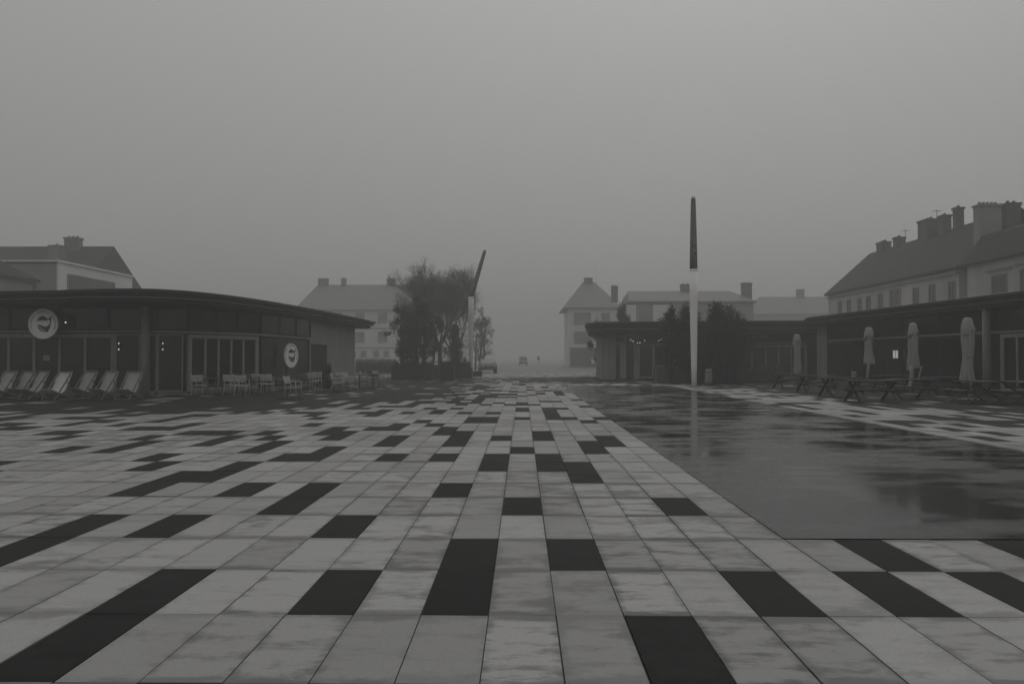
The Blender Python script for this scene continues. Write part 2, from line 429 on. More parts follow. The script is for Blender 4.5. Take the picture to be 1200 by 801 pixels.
def lerp(p, q, t): return (p[0] + (q[0] - p[0]) * t, p[1] + (q[1] - p[1]) * t)
def glazed_door(p, q, n, z0, z1, parent, m_frame=None):
    """folding glass door: frame, and one pane for each leaf. outer side is to the RIGHT of p->q"""
    fr = MB(); m_frame = m_frame or M['frame']
    Lw = math.hypot(q[0] - p[0], q[1] - p[1])
    e = 0.2 / Lw
    fr.panel(p, lerp(p, q, e), z0, z1, 0.12, 0.06); fr.panel(lerp(p, q, 1 - e), q, z0, z1, 0.12, 0.06)
    fr.panel(lerp(p, q, e), lerp(p, q, 1 - e), z1 - 0.16, z1, 0.12, 0.06)
    fr.panel(lerp(p, q, e), lerp(p, q, 1 - e), z0, z0 + 0.14, 0.12, 0.06)
    for k in range(1, n):
        t = e + (1 - 2 * e) * k / n; s = 0.055 / Lw
        fr.panel(lerp(p, q, t - s), lerp(p, q, t + s), z0 + 0.14, z1 - 0.16, 0.1, 0.045)
    o = fr.build('door', m_frame, parent, True)
    for k in range(n):
        t0 = e + (1 - 2 * e) * k / n; t1 = e + (1 - 2 * e) * (k + 1) / n
        pn = MB(); pn.panel(lerp(p, q, t0), lerp(p, q, t1), z0 + 0.1, z1 - 0.1, 0.03, 0.0)
        c = pn.build('pane', M['glass'], o); c.location = -Vector(parent.location)
    return o
def window(p, q, z0, z1, parent, n=1, fw=0.07, m_frame=None):
    m_frame = m_frame or M['frame']
    Lw = math.hypot(q[0] - p[0], q[1] - p[1]); e = fw / Lw
    fr = MB()
    fr.panel(p, lerp(p, q, e), z0, z1, 0.1, 0.05); fr.panel(lerp(p, q, 1 - e), q, z0, z1, 0.1, 0.05)
    fr.panel(lerp(p, q, e), lerp(p, q, 1 - e), z1 - fw, z1, 0.1, 0.05)
    fr.panel(lerp(p, q, e), lerp(p, q, 1 - e), z0, z0 + fw, 0.1, 0.05)
    for k in range(1, n):
        t = e + (1 - 2 * e) * k / n; s = 0.03 / Lw
        fr.panel(lerp(p, q, t - s), lerp(p, q, t + s), z0 + fw, z1 - fw, 0.09, 0.04)
    o = fr.build('window', m_frame, parent, True)
    pn = MB(); pn.panel(lerp(p, q, e * 0.5), lerp(p, q, 1 - e * 0.5), z0 + fw * 0.5, z1 - fw * 0.5, 0.03, 0.0)
    c = pn.build('pane', M['glass'], o); c.location = -Vector(parent.location)
    return o
def wall_seg(p, q, z0, z1, parent, m, name='wall', t=0.2, off=-0.06):
    b = MB(); b.panel(p, q, z0, z1, t, off); return b.build(name, m, parent, True)
def spotlight(p, n, z, parent):
    """small up-and-down wall lamp"""
    b = MB(); b.box(-0.05, 0.05, -0.05, 0.05, -0.09, 0.09)
    o = b.build('wall_lamp', M['lamp_body'], parent)
    o.location = Vector((p[0] + n[0] * 0.09, p[1] + n[1] * 0.09, z)) - Vector(parent.location)
    for s in (-1, 1):
        k = MB(); k.lathe([(0.012, -0.02), (0.026, -0.008), (0.028, 0.01), (0.012, 0.025)], 10, (0, -0.03, s * 0.125))
        k.build('bulb', M['bulb'], o)

# --- left pavilion
LP = thing('cafe_pavilion', 'long low dark cafe pavilion with rounded corner roof behind the deck chairs', 'building', (-20, 45, 0))
lroof = smooth_poly([(-36, 32.2), (-20.6, 31.5), (-17.6, 30.8), (-15.4, 30.5), (-13.9, 31.0), (-12.8, 32.6), (-12.0, 36.0), (-11.45, 41.0), (-11.0, 48.0),
                     (-10.75, 56.0), (-11.2, 57.6), (-13.0, 58.4), (-36, 59)])
pavilion_roof(lroof, 3.72, 4.22, LP)
A, B, Cc, Dd, E, F = LW
core = MB(); core.prism([(-33, 33.75), (-15.4, 33.4), (-14.5, 33.9), (-12.75, 37.6), (-12.3, 44.5), (-12.1, 55.3), (-14, 57), (-33, 57)], 0.0, 3.71)
core.build('wall', M['dark_clad'], LP, True)
# transom panels above the rail, one per bay (wall line runs left to right, outside is on the right-hand side)
for (p, q, n) in ((A, B, 8), (B, Cc, 1), (Cc, Dd, 3), (Dd, E, 3)):
    for k in range(n):
        window(lerp(p, q, k / n), lerp(p, q, (k + 1) / n), 2.70, 3.66, LP, 1, 0.045, M['dark_clad'])
# horizontal rail
for p, q in ((A, B), (B, Cc), (Cc, Dd), (Dd, E)):
    wall_seg(p, q, 2.60, 2.68, LP, M['frame'], 'rail', 0.14, 0.09)
xx = lambda px, d: (px - 612) / 933.0 * d
def on_line(p, q, px):
    """point of the plan line p-q seen in pixel column px"""
    k = (px - 612) / 933.0
    t = (k * p[1] - p[0]) / ((q[0] - p[0]) - k * (q[1] - p[1])); return lerp(p, q, t)
f0 = on_line(A, B, -60); f1 = on_line(A, B, 133); f2 = on_line(A, B, 162)
wall_seg(A, f0, 0.12, 2.58, LP, M['dark_clad'], 'wall_panel')
glazed_door(f0, f1, 6, 0.14, 2.55, LP)
window(f1, f2, 0.14, 2.55, LP, 1, 0.05)
col = MB(); cp = on_line(A, B, 170); col.tube([(cp[0], cp[1] - 0.2, 0.0), (cp[0], cp[1] - 0.2, 3.70)], 0.17, 18)
col.build('column', M['column'], LP, True)
g2 = on_line(Cc, Dd, 301)
window(on_line(A, B, 172), B, 0.14, 2.55, LP, 1, 0.05); window(B, lerp(B, Cc, 0.85), 0.14, 2.55, LP, 1, 0.05)
glazed_door(Cc, g2, 5, 0.14, 2.55, LP)
p362 = on_line(Dd, E, 361)
window(Dd, p362, 0.14, 2.55, LP, 2, 0.05, M['dark_clad'])
wall_seg(p362, lerp(Dd, E, 1.0), 0.0, 2.58, LP, M['column'], 'door_post', 0.3, 0.06)
e2 = on_line(E, F, 383)
wall_seg(E, e2, 0.12, 2.35, LP, M['dark_clad'], 'door', 0.1, -0.06)
wall_seg(E, e2, 2.352, 3.70, LP, M['wood_wall'], 'door_head', 0.25, 0.0)
wall_seg(e2, F, 0.0, 3.70, LP, M['wood_wall'], 'boarded_wall', 0.3, 0.0)
wall_seg((F[0], F[1] + 0.002), (-14, 57), 0.0, 3.70, LP, M['wood_wall'], 'boarded_wall', 0.3, 0.0)
pl = MB()
for p, q in ((A, B), (B, Cc), (Cc, Dd), (Dd, E)): pl.panel(p, q, 0.0, 0.13, 0.5, 0.22)
pl.build('plinth', M['plinth'], LP, True)
pp = on_line(A, B, 51)
n_ = MB(); n_.panel((pp[0] - 0.14, pp[1]), (pp[0] + 0.14, pp[1]), 1.42, 1.66, 0.006, 0.02); n_.build('notice', M['paper'], LP, True)
for px in (138, 190):
    pt = on_line(A, B, px) if px < 179 else on_line(B, Cc, px)
    spotlight(pt, (0, -1), 2.02, LP)
pt = on_line(A, B, 76)
o_ = MB(); o_.box(-0.04, 0.04, -0.06, 0.04, -0.04, 0.04); sp = o_.build('wall_lamp', M['lamp_body'], LP)
sp.location = Vector((pt[0], pt[1] - 0.1, 3.02)) - Vector(LP.location)
k_ = MB(); k_.lathe([(0.015, -0.03), (0.032, -0.015), (0.032, 0.015), (0.015, 0.03)], 10, (0, -0.1, 0)); k_.build('bulb', M['bulb'], sp)

# --- round whale signs
def flat_prism(mb, poly, y0, y1):
    n = len(poly)
    vs = [(x, y0, z) for x, z in poly] + [(x, y1, z) for x, z in poly]
    fs = [tuple(range(n)), tuple(range(n, 2 * n))[::-1]] + [(i, n + i, n + (i + 1) % n, (i + 1) % n) for i in range(n)]
    mb.add(vs, fs)
def round_sign(loc, rz, label):
    t = thing('round_sign', label, 'sign', loc, rz, 'round whale signs of the cafe')
    rad = 0.61
    d = MB(); n = 48
    flat_prism(d, [(rad * math.cos(2 * PI * k / n), rad * math.sin(2 * PI * k / n)) for k in range(n)], -0.05, 0.05)
    d.build('board', M['sign_white'], t)
    e = MB()
    for k in range(n):
        a0, a1 = 2 * PI * k / n, 2 * PI * (k + 1) / n
        flat_prism(e, [(r_ * math.cos(a), r_ * math.sin(a)) for r_, a in ((0.635, a0), (0.635, a1), (0.6105, a1), (0.6105, a0))], -0.062, 0.05)
    e.build('rim', M['sign_grey'], t)
    for x in (-0.3, 0.3):
        k_ = MB(); k_.bar((x, 0.05, 0.25), (x * 0.5, 0.6, 0.25), 0.03, 0.03); k_.build('bracket', M['lamp_body'], t)
    S = 0.60
    whale = [(-.42, -.06), (-.28, -.055), (-.15, -.08), (-.03, -.13), (.08, -.18), (.20, -.18), (.31, -.14), (.42, -.05), (.46, .06), (.47, .18), (.43, .28), (.34, .33), (.25, .37), (.36, .40),
             (.46, .40), (.50, .46), (.55, .54), (.575, .44), (.555, .32), (.545, .18), (.53, .02), (.50, -.18), (.44, -.34), (.37, -.46), (.33, -.57), (.24, -.55), (.14, -.50), (.02, -.39), (-.12, -.26), (-.28, -.15)]
    # head polygon strips to keep it concave-safe: body and tail as two convex-ish fans
    wb = MB(); flat_prism(wb, [(x * S, z * S) for x, z in whale][::-1], -0.062, -0.051); wb.build('whale', M['sign_dark'], t)
    bel = [(-.40, -.10), (-.36, -.27), (-.27, -.42), (-.12, -.52), (.05, -.555), (.2, -.57), (.10, -.50), (-.02, -.40), (-.14, -.29), (-.28, -.18)]
    bb = MB(); flat_prism(bb, [(x * S, z * S) for x, z in bel], -0.058, -0.051); bb.build('whale_belly', M['sign_grey'], t)
    pm = MB()
    for a in (-22, 2, 26, 52, 78, 102, 128, 154, 178, 202):
        ca, sa = math.cos(R(a)), math.sin(R(a))
        L_ = 0.40 - 0.08 * abs(sa); nx_, nz_ = -sa * 0.045, ca * 0.045
        mid = (ca * L_ * .6, sa * L_ * 0.6 + 0.04); tip = (ca * L_ * 1.08, sa * L_ * 0.62 - 0.06)
        flat_prism(pm, [((-0.03 + x) * S, (0.30 + z) * S) for x, z in ((0, -0.02), (mid[0] - nx_, mid[1] - nz_), tip, (mid[0] + nx_, mid[1] + nz_))], -0.062 - 0.0002 * (a + 30) / 10, -0.051)
    flat_prism(pm, [(x * S, z * S) for x, z in ((-.05, .30), (-.045, .12), (.0, .12), (-.01, .30))], -0.0615, -0.051)
    pm.build('palm_tree', M['sign_dark'], t)
    ln = MB(); rr = random.Random(3)
    for k in range(34):                                   # the ring of small worn lettering, too faint to read
        a = R(205 - k * 7.0)
        if k in (11, 12, 22): continue
        ca, sa = math.cos(a), math.sin(a); wv = rr.uniform(0.010, 0.020)
        p_ = [(0.475, -wv), (0.475, wv), (0.475 + rr.uniform(0.05, 0.07), wv), (0.545, -wv)]
        flat_prism(ln, [(r_ * ca - s_ * sa, r_ * sa + s_ * ca) for r_, s_ in p_], -0.057, -0.051)
    ln.build('lettering', M['sign_grey'], t)
    return t
s1 = on_line(A, B, 47)
round_sign((xx(47, s1[1] - 0.62), s1[1] - 0.62, 2.94), 0, 'round white sign with whale and palm tree, above the deck chairs')
s2 = on_line(Dd, E, 339)
round_sign((xx(339.5, 40.3), 40.3, 1.68), R(72), 'round white whale sign seen edge-on behind the metal chairs')

# --- near right pavilion
RP = thing('cafe_pavilion', 'dark flat roofed pavilion behind the closed parasols', 'building', (24, 38, 0))
rroof = [(34, 12), (34, 54.2), (20.5, 54.2), (18.9, 53.6), (18.55, 52.2), (18.75, 48), (19.05, 42), (19.45, 36), (19.85, 30), (20.3, 22), (20.8, 12)]
pavilion_roof(rroof, 3.66, 4.20, RP)
W0, W1, W2, W3 = (21.1, 12.5), (20.6, 28.0), (19.9, 42.0), (19.55, 53.0)
core = MB(); core.prism([(33.5, 12.5), (33.5, 53.5), (20.1, 53.4), (20.3, 42), (21.0, 28), (21.5, 12.5)], 0, 3.65)
core.build('wall', M['dark_clad'], RP, True)
# far to near keeps the outside on the right-hand side
pd1 = on_line(W2, W3, 968)
wall_seg(W3, pd1, 0, 3.64, RP, M['wood_wall'], 'boarded_wall', 0.3, 0.0)
wall_seg((20.6, 53.41), W3, 0, 3.64, RP, M['wood_wall'], 'boarded_wall', 0.3, 0.06)
pd2 = on_line(W2, W3, 1030); pd3 = on_line(W2, W3, 1058)
window(pd1, lerp(pd1, pd2, 0.5), 0.14, 2.55, RP, 1, 0.06, M['dark_clad']); window(lerp(pd1, pd2, 0.5), pd2, 0.14, 2.55, RP, 1, 0.06, M['dark_clad'])
wall_seg(pd2, W2, 0.12, 2.50, RP, M['dark_clad'], 'door', 0.1, -0.03)
q1 = on_line(W1, W2, 1100); q2 = on_line(W1, W2, 1152); q3 = on_line(W1, W2, 1163); q4 = on_line(W1, W2, 1169); q5 = on_line(W1, W2, 1262)
window(W2, q1, 0.14, 2.55, RP, 1, 0.06, M['dark_clad']); window(q1, q2, 0.14, 2.55, RP, 2, 0.06, M['dark_clad'])
col = MB(); cq = lerp(q2, q3, 0.5); col.tube([(cq[0] - 0.2, cq[1], 0), (cq[0] - 0.2, cq[1], 3.64)], 0.17, 18); col.build('column', M['column'], RP, True)
wall_seg(q2, q4, 0.12, 2.58, RP, M['dark_clad'], 'wall_panel')
glazed_door(q4, q5, 5, 0.14, 2.55, RP)
window(q5, W1, 0.14, 2.55, RP, 2, 0.06); wall_seg(W1, W0, 0.12, 2.58, RP, M['dark_clad'], 'wall_panel')
for (p, q, n) in ((pd1, W2, 3), (W2, W1, 4), (W1, W0, 4)):
    for k in range(n): window(lerp(p, q, k / n), lerp(p, q, (k + 1) / n), 2.70, 3.60, RP, 1, 0.045, M['dark_clad'])
    wall_seg(p, q, 2.60, 2.68, RP, M['frame'], 'rail', 0.14, 0.09)
pl = MB(); pl.panel(pd1, W2, 0, 0.13, 0.5, 0.2); pl.panel(W2, W1, 0, 0.13, 0.5, 0.2); pl.panel(W1, W0, 0, 0.13, 0.5, 0.2); pl.build('plinth', M['plinth'], RP, True)
lp = on_line(W2, W3, 1051)
lm = MB(); lm.box(-0.14, 0.14, -0.03, 0.03, -0.24, 0.24); lo = lm.build('menu_lamp', M['lamp_body'], RP); lo.rotation_euler = (0, 0, R(-32))
lo.location = Vector((lp[0] - 0.2, lp[1], 1.74)) - Vector(RP.location)
for s in (-1, 1):
    k_ = MB(); k_.box(-0.055, 0.055, -0.04, -0.031, -0.2, 0.2); o = k_.build('lit_panel', mat('lit_menu', 0.6, 0.5, emit=0.3) if s < 0 else bpy.data.materials['lit_menu'], lo); o.location = (0.066 * s, 0, 0)

# --- far right pavilion
FP = thing('cafe_pavilion', 'low pavilion with string of small lights, beyond the tall white mast', 'building', (12, 62, 0))
froof = smooth_poly([(21.2, 54.75), (21.2, 68), (8.0, 69), (5.8, 67), (4.9, 62), (4.75, 58.5), (5.6, 56.9), (7.6, 56.3)], 4)
pavilion_roof(froof, 3.32, 4.12, FP)
V0, V1 = (5.85, 58.2), (21.0, 56.1)
core = MB(); core.prism([(6.1, 58.7), (20.9, 56.6), (20.9, 67), (6.4, 67.0)], 0, 3.31); core.build('wall', M['dark_clad'], FP, True)
fx = lambda px: on_line(V0, V1, px)
wall_seg(V0, fx(719), 0, 3.30, FP, M['wood_wall'], 'wall_panel', 0.2, 0.0)
wall_seg((6.2, 67), (V0[0], V0[1] + 0.002), 0, 3.30, FP, M['wood_wall'], 'boarded_wall', 0.2, 0.0)
fr = MB(); a, b = fx(719), fx(733.5); e = 0.16
fr.panel(a, lerp(a, b, e), 0.05, 2.55, 0.14, 0.1); fr.panel(lerp(a, b, 0.5), b, 0.05, 2.55, 0.14, 0.1)
fr.panel(a, b, 2.55, 2.68, 0.14, 0.1); fr.panel(a, lerp(a, b, 0.13), 2.68, 3.25, 0.14, 0.1); fr.panel(lerp(a, b, .87), b, 2.68, 3.25, 0.14, 0.1); fr.panel(lerp(a, b, .13), lerp(a, b, .87), 3.15, 3.25, 0.14, 0.1)
dr = fr.build('door', mat('pale_door_frame', 0.2, 0.6, 0, 0.15), FP, True)
pn = MB(); pn.panel(lerp(a, b, e), lerp(a, b, .5), 0.06, 2.54, 0.04, 0.0); c_ = pn.build('pane', M['glass'], dr); c_.location = -Vector(FP.location)
sg_ = thing('shop_sign', 'small pale sign board with dark lettering over the narrow white door', 'sign', (lerp(a, b, .5)[0], lerp(a, b, .5)[1], 2.68))
bd = MB(); bd.panel(lerp(a, b, .13), lerp(a, b, .87), 2.685, 3.145, 0.03, 0.06); bd.build('board', mat('dull_sign_board', 0.16, 0.6), sg_, True)
tx = MB(); rr = random.Random(8)
u = 0.17
for (wd, h) in ((0.10, 0.22), (0.03, 0.30), (0.10, 0.2), (0.10, 0.21), (0.04, 0.3), (0.10, 0.2)):
    tx.panel(lerp(a, b, u), lerp(a, b, u + wd), 2.75, 2.75 + h, 0.02, 0.075); u += wd + 0.025
tx.build('lettering', M['sign_dark'], sg_, True)
wall_seg(fx(733.6), fx(742), 0.1, 3.28, FP, M['glass'], 'wall_panel', 0.1, -0.02)
wall_seg(fx(742), fx(748), 0.0, 3.28, FP, M['column'], 'wall_panel', 0.2, 0.03)
for k in range(3):
    s_ = fx(748 + k * 17.3); t_ = fx(748 + (k + 1) * 17.3); window(s_, t_, 0.95 if k else 0.1, 2.55, FP, 1, 0.1)
wall_seg(fx(766), fx(800), 0.0, 0.93, FP, M['fence'], 'wall_panel', 0.2, 0.02)
for k in range(4):
    s_ = fx(802 + k * 19); t_ = fx(802 + (k + 1) * 19); window(s_, t_, 0.1, 2.55, FP, 1, 0.08, M['dark_clad'])
glazed_door(fx(878), fx(944), 4, 0.1, 2.5, FP)
wall_seg(fx(748), fx(944), 2.58, 2.66, FP, M['frame'], 'rail', 0.14, 0.06)
sb = thing('shop_sign', 'faint lettering on the dark fascia right of the dark tree', 'sign', (fx(892)[0], fx(892)[1], 2.9))
tx = MB(); u = 880
for wd, h in ((3, .16), (2, .2), (3, .16), (1, .22), (3, .16), (3, .16), (2, .2), (3, .16)):
    tx.panel(fx(u), fx(u + wd - 0.7), 2.9 + (u - 880) * 0.006, 2.9 + h + (u - 880) * 0.006, 0.03, 0.03); u += wd
tx.build('lettering', mat('worn_sign_letters', 0.16, 0.6), sb, True)
sl = thing('string_light', 'string of small white bulbs under the eave beside the narrow door', 'string light', (8.5, 57.2, 2.9))
pts = []
for k in range(15):
    t = k / 14; p = lerp(fx(738), fx(776), t)
    pts.append((p[0], p[1] - 0.35, 3.02 - 0.30 * math.sin(PI * min(1, (t % 0.5) * 2)) * 0.8 - 0.12 * (1 - t)))
cb = MB(); cb.tube(pts, 0.008, 5); cb.build('cable', M['lamp_body'], sl, True)
for k in (0, 1, 3, 4, 6, 12, 13):
    b_ = MB(); p = pts[k]; b_.lathe([(0.01, -0.065), (0.032, -0.045), (0.032, -0.025), (0.012, 0.0)], 8, p); b_.build('bulb', M['bulb'], sl, True)

# ------------------------------------------------------------------ masts
def mast(loc, tilt, label, rz=0, paint='mast_white'):
    t = thing('tall_mast', label, 'mast', loc, rz, 'tapered masts along the plaza')
    b = MB(); b.lathe([(0.30, 0.0), (0.30, 0.035)], 20); b.build('base_plate', M['chair_dark'], t)
    lo = MB(); lo.lathe([(0.135, 0.035), (0.155, 1.2), (0.185, 3.0), (0.21, 4.8), (0.215, 6.2)], 20); lo.build('shaft', M[paint], t)
    h = MB(); h.lathe([(0.217, 6.2), (0.222, 6.23), (0.222, 6.29), (0.21, 6.31)], 20); h.build('collar', M['mast_white'], t)
    up = MB(); up.lathe([(0.205, 0.0), (0.195, 0.9), (0.165, 2.4), (0.125, 3.78), (0.12, 3.8)], 20)
    u = up.build('upper_shaft', M['mast_dark'], t); u.location = (0, 0, 6.3); u.rotation_euler = (0, tilt, 0)
    tp = MB(); tp.lathe([(0.121, 3.801), (0.11, 3.9), (0.06, 4.0), (0.01, 4.05)], 16); tp.build('tip', M['mast_white'], u)
    for (a, z) in ((-0.03, 1.25), (0.035, 0.83)):
        s = MB(); s.lathe([(0.075, -0.006), (0.075, 0.006)], 14)
        o = s.build('emblem', M['lamp_body'], u); o.rotation_euler = (R(86), 0, 0); o.location = (a * 1.2, -0.205 + 0.02 * z, z)
    return t
mast((9.2, 42.8, 0), 0, 'tall upright white mast with dark upper part, beside the wet pool')
lm_ = mast((-4.25, 66, 0), R(16.5), 'distant white mast whose dark upper part leans right, beside the trees', 0, 'mast_hazed')
lm_.scale = (1.05, 1.05, 1.05)

# ------------------------------------------------------------------ deck chairs
def deck_chair(m_cloth):
    t = thing('deck_chair', None, 'deck chair', (0, 0, 0), 0, 'deck chairs in a row before the cafe')
    # faces -Y. long frame from the back foot... front bar low, head bar high
    for s in (-1, 1):
        b = MB(); b.bar((0.27 * s, -0.42, 0.02), (0.27 * s, 0.35, 1.02), 0.035, 0.045); b.build('back_frame', M['wood_mid'], t)
        b = MB(); b.bar((0.235 * s, 0.50, 0.02), (0.235 * s, -0.50, 0.40), 0.035, 0.045); b.build('seat_frame', M['wood_mid'], t)
        b = MB(); b.bar((0.295 * s, 0.13, 0.70), (0.295 * s, 0.42, 0.10), 0.025, 0.035); b.build('prop', M['wood_mid'], t)
    b = MB(); b.tube([(-0.31, 0.36, 1.03), (0.31, 0.36, 1.03)], 0.022, 8); b.tube([(-0.26, -0.50, 0.40), (0.26, -0.50, 0.40)], 0.02, 8)
    b.tube([(-0.29, -0.42, 0.03), (0.29, -0.42, 0.03)], 0.018, 8); b.tube([(-0.26, 0.50, 0.03), (0.26, 0.50, 0.03)], 0.018, 8); b.build('crossbar', M['wood_mid'], t)
    cl = MB(); prof = [(0.365, 1.055), (0.34, 0.98), (0.275, 0.83), (0.20, 0.66), (0.12, 0.49), (0.02, 0.36), (-0.10, 0.285), (-0.25, 0.285), (-0.40, 0.345), (-0.505, 0.425)]
    vs, fs = [], []
    nx = 9
    for i, (y, z) in enumerate(prof):
        for k in range(nx):
            u = k / (nx - 1) * 2 - 1
            sag = 0.055 * (1 - u * u) if i < 8 else 0.03 * (1 - u * u)
            vs.append((u * 0.31 * (1 + 0.04 * math.sin(i)), y + sag * 0.5, z - sag))
    for i in range(len(prof) - 1):
        for k in range(nx - 1): fs.append((i * nx + k, i * nx + k + 1, (i + 1) * nx + k + 1, (i + 1) * nx + k))
    cl.add(vs, fs, True)
    o = cl.build('sling', m_cloth, t); sm = o.modifiers.new('cloth', 'SOLIDIFY'); sm.thickness = 0.008
    return t
dk = deck_chair(M['canvas'])
deck = [(-1, 29.6, 'deck chair cut off by the left edge, first of the row'),
        (21, 29.9, 'deck chair directly under the round whale sign, behind another'),
        (37, 29.3, 'deck chair overlapping its neighbour, left of the palest one'),
        (64, 28.6, 'palest deck chair, standing forward of the row'),
        (95, 29.6, 'deck chair just right of the palest one'),
        (120, 29.5, 'deck chair second from the right end of the row'),
        (149, 29.2, 'deck chair at the right end of the row by the column')]
for i, (px, d, lab) in enumerate(deck):
    if i == 3:
        o = deck_chair(M['canvas_pale'])
    else:
        o = dk if i == 0 else copy_tree(dk)
    o.location = (xx(px, d), d, 0); o.rotation_euler = (0, 0, R(-14 - rng.uniform(-12, 12)))
    o['label'] = lab

# ------------------------------------------------------------------ cafe chairs and tables
def cafe_chair(m):
    t = thing('metal_chair', None, 'chair', (0, 0, 0), 0, 'metal cafe chairs by the left pavilion')
    s = MB()
    for k in range(6): s.bar((-0.21, -0.19 + k * 0.075, 0.45 - 0.006 * k), (0.21, -0.19 + k * 0.075, 0.45 - 0.006 * k), 0.058, 0.012)
    for x in (-0.21, 0.21): s.bar((x, -0.22, 0.435), (x, 0.22, 0.405), 0.022, 0.022)
    s.build('seat', m, t)
    b = MB()
    for k in range(3): b.bar((-0.20, 0.255 + 0.03 * k, 0.62 + k * 0.095), (0.20, 0.255 + 0.03 * k, 0.62 + k * 0.095), 0.012, 0.075)
    b.build('backrest', m, t)
    for x in (-0.215, 0.215):
        b = MB(); b.tube([(x * 1.06, -0.25, 0.0), (x, -0.20, 0.45), (x * 1.02, -0.19, 0.64)], 0.014, 8); b.build('leg', m, t)
        b = MB(); b.tube([(x * 1.06, 0.33, 0.0), (x, 0.215, 0.43), (x, 0.25, 0.60), (x, 0.325, 0.87)], 0.014, 8); b.build('leg', m, t)
        b = MB(); b.bar((x * 1.03, -0.22, 0.655), (x * 1.03, 0.27, 0.675), 0.05, 0.016); b.build('armrest', m, t)
    return t
def cafe_table():
    t = thing('cafe_table', None, 'table', (0, 0, 0), 0, 'small cafe tables by the left pavilion')
    b = MB(); b.box(-0.38, 0.38, -0.38, 0.38, 0.70, 0.73); b.build('tabletop', M['table_dark'], t, bevel=0.006)
    b = MB(); b.tube([(0, 0, 0.03), (0, 0, 0.70)], 0.03, 10); b.build('pedestal', M['chair_dark'], t)
    b = MB(); b.bar((-0.28, 0, 0.016), (0.28, 0, 0.016), 0.05, 0.03); b.bar((0, -0.28, 0.018), (0, 0.28, 0.018), 0.05, 0.031); b.build('foot', M['chair_dark'], t)
    return t
pale_chair = cafe_chair(M['chair_metal']); grey_chair = cafe_chair(M['chair_dark'])
first = {0: True, 1: True}
chairs = [  # pixel column, distance, heading, pale?, label
    (232.5, 32.4, 180, 1, 'pale chair farthest left, in front of the left leaf of the folding door'),
    (247, 33.0, 95, 0, 'grey chair right of the farthest left pale chair'),
    (266, 33.6, 200, 0, 'grey chair half hidden behind the paired pale chairs at the door'),
    (271, 32.7, 175, 1, 'left one of two pale chairs before the folding door centre'),
    (283, 32.2, 185, 1, 'right one of two pale chairs before the folding door centre'),
    (293, 34.2, 170, 0, 'grey chair right of the two paired pale chairs'),
    (303.5, 34.8, 160, 1, 'pale chair at the right jamb of the folding door'),
    (313, 34.0, 185, 1, 'pale chair just left of the edge-on whale sign'),
    (322, 35.5, 100, 0, 'grey chair below the left edge of the edge-on whale sign'),
    (343.5, 30.0, 72, 1, 'pale chair standing alone in front, turned sideways under the whale sign'),
    (354, 37.0, 190, 0, 'grey chair behind the lone pale chair'),
    (366, 38.0, 175, 1, 'pale chair at the pale door post, left of the round shrub'),
    (371, 39.8, 195, 1, 'pale chair tucked behind the one at the door post'),
    (396, 35.8, 100, 1, 'pale chair right of the round shrub, nearest of its cluster'),
    (403, 37.2, 60, 1, 'pale chair in the middle of the cluster right of the shrub'),
    (411, 37.6, 75, 1, 'pale chair at the right side of the cluster by the shrub'),
    (429, 41.0, 105, 1, 'pale chair left of the last table under the roof tip'),
    (437, 42.4, 170, 0, 'grey chair behind the last table under the roof tip'),
    (445, 41.5, 70, 1, 'pale chair farthest right, past the roof tip')]
for px, d, a, p, lab in chairs:
    src = pale_chair if p else grey_chair
    o = src if first[p] else copy_tree(src); first[p] = False
    o.location = (xx(px, d), d, 0); o.rotation_euler = (0, 0, R(a + rng.uniform(-6, 6))); o['label'] = lab
tb = cafe_table()
tables = [(242, 32.8, 'cafe table beside the farthest left pale chair'), (277, 33.6, 'cafe table behind the two paired pale chairs'), (291, 33.2, 'cafe table right of the two paired pale chairs'),
          (309, 35.0, 'cafe table at the right jamb of the folding door'), (336, 30.9, 'cafe table left of the lone sideways chair'), (360, 38.6, 'cafe table by the pale door post'),
          (390, 37.0, 'cafe table right of the round shrub'), (421, 40.4, 'cafe table left of the roof tip end wall corner'), (437, 41.4, 'last cafe table, under the roof tip')]
for i, (px, d, lab) in enumerate(tables):
    o = tb if i == 0 else copy_tree(tb)
    o.location = (xx(px, d), d, 0); o.rotation_euler = (0, 0, R(rng.uniform(-15, 15))); o['label'] = lab

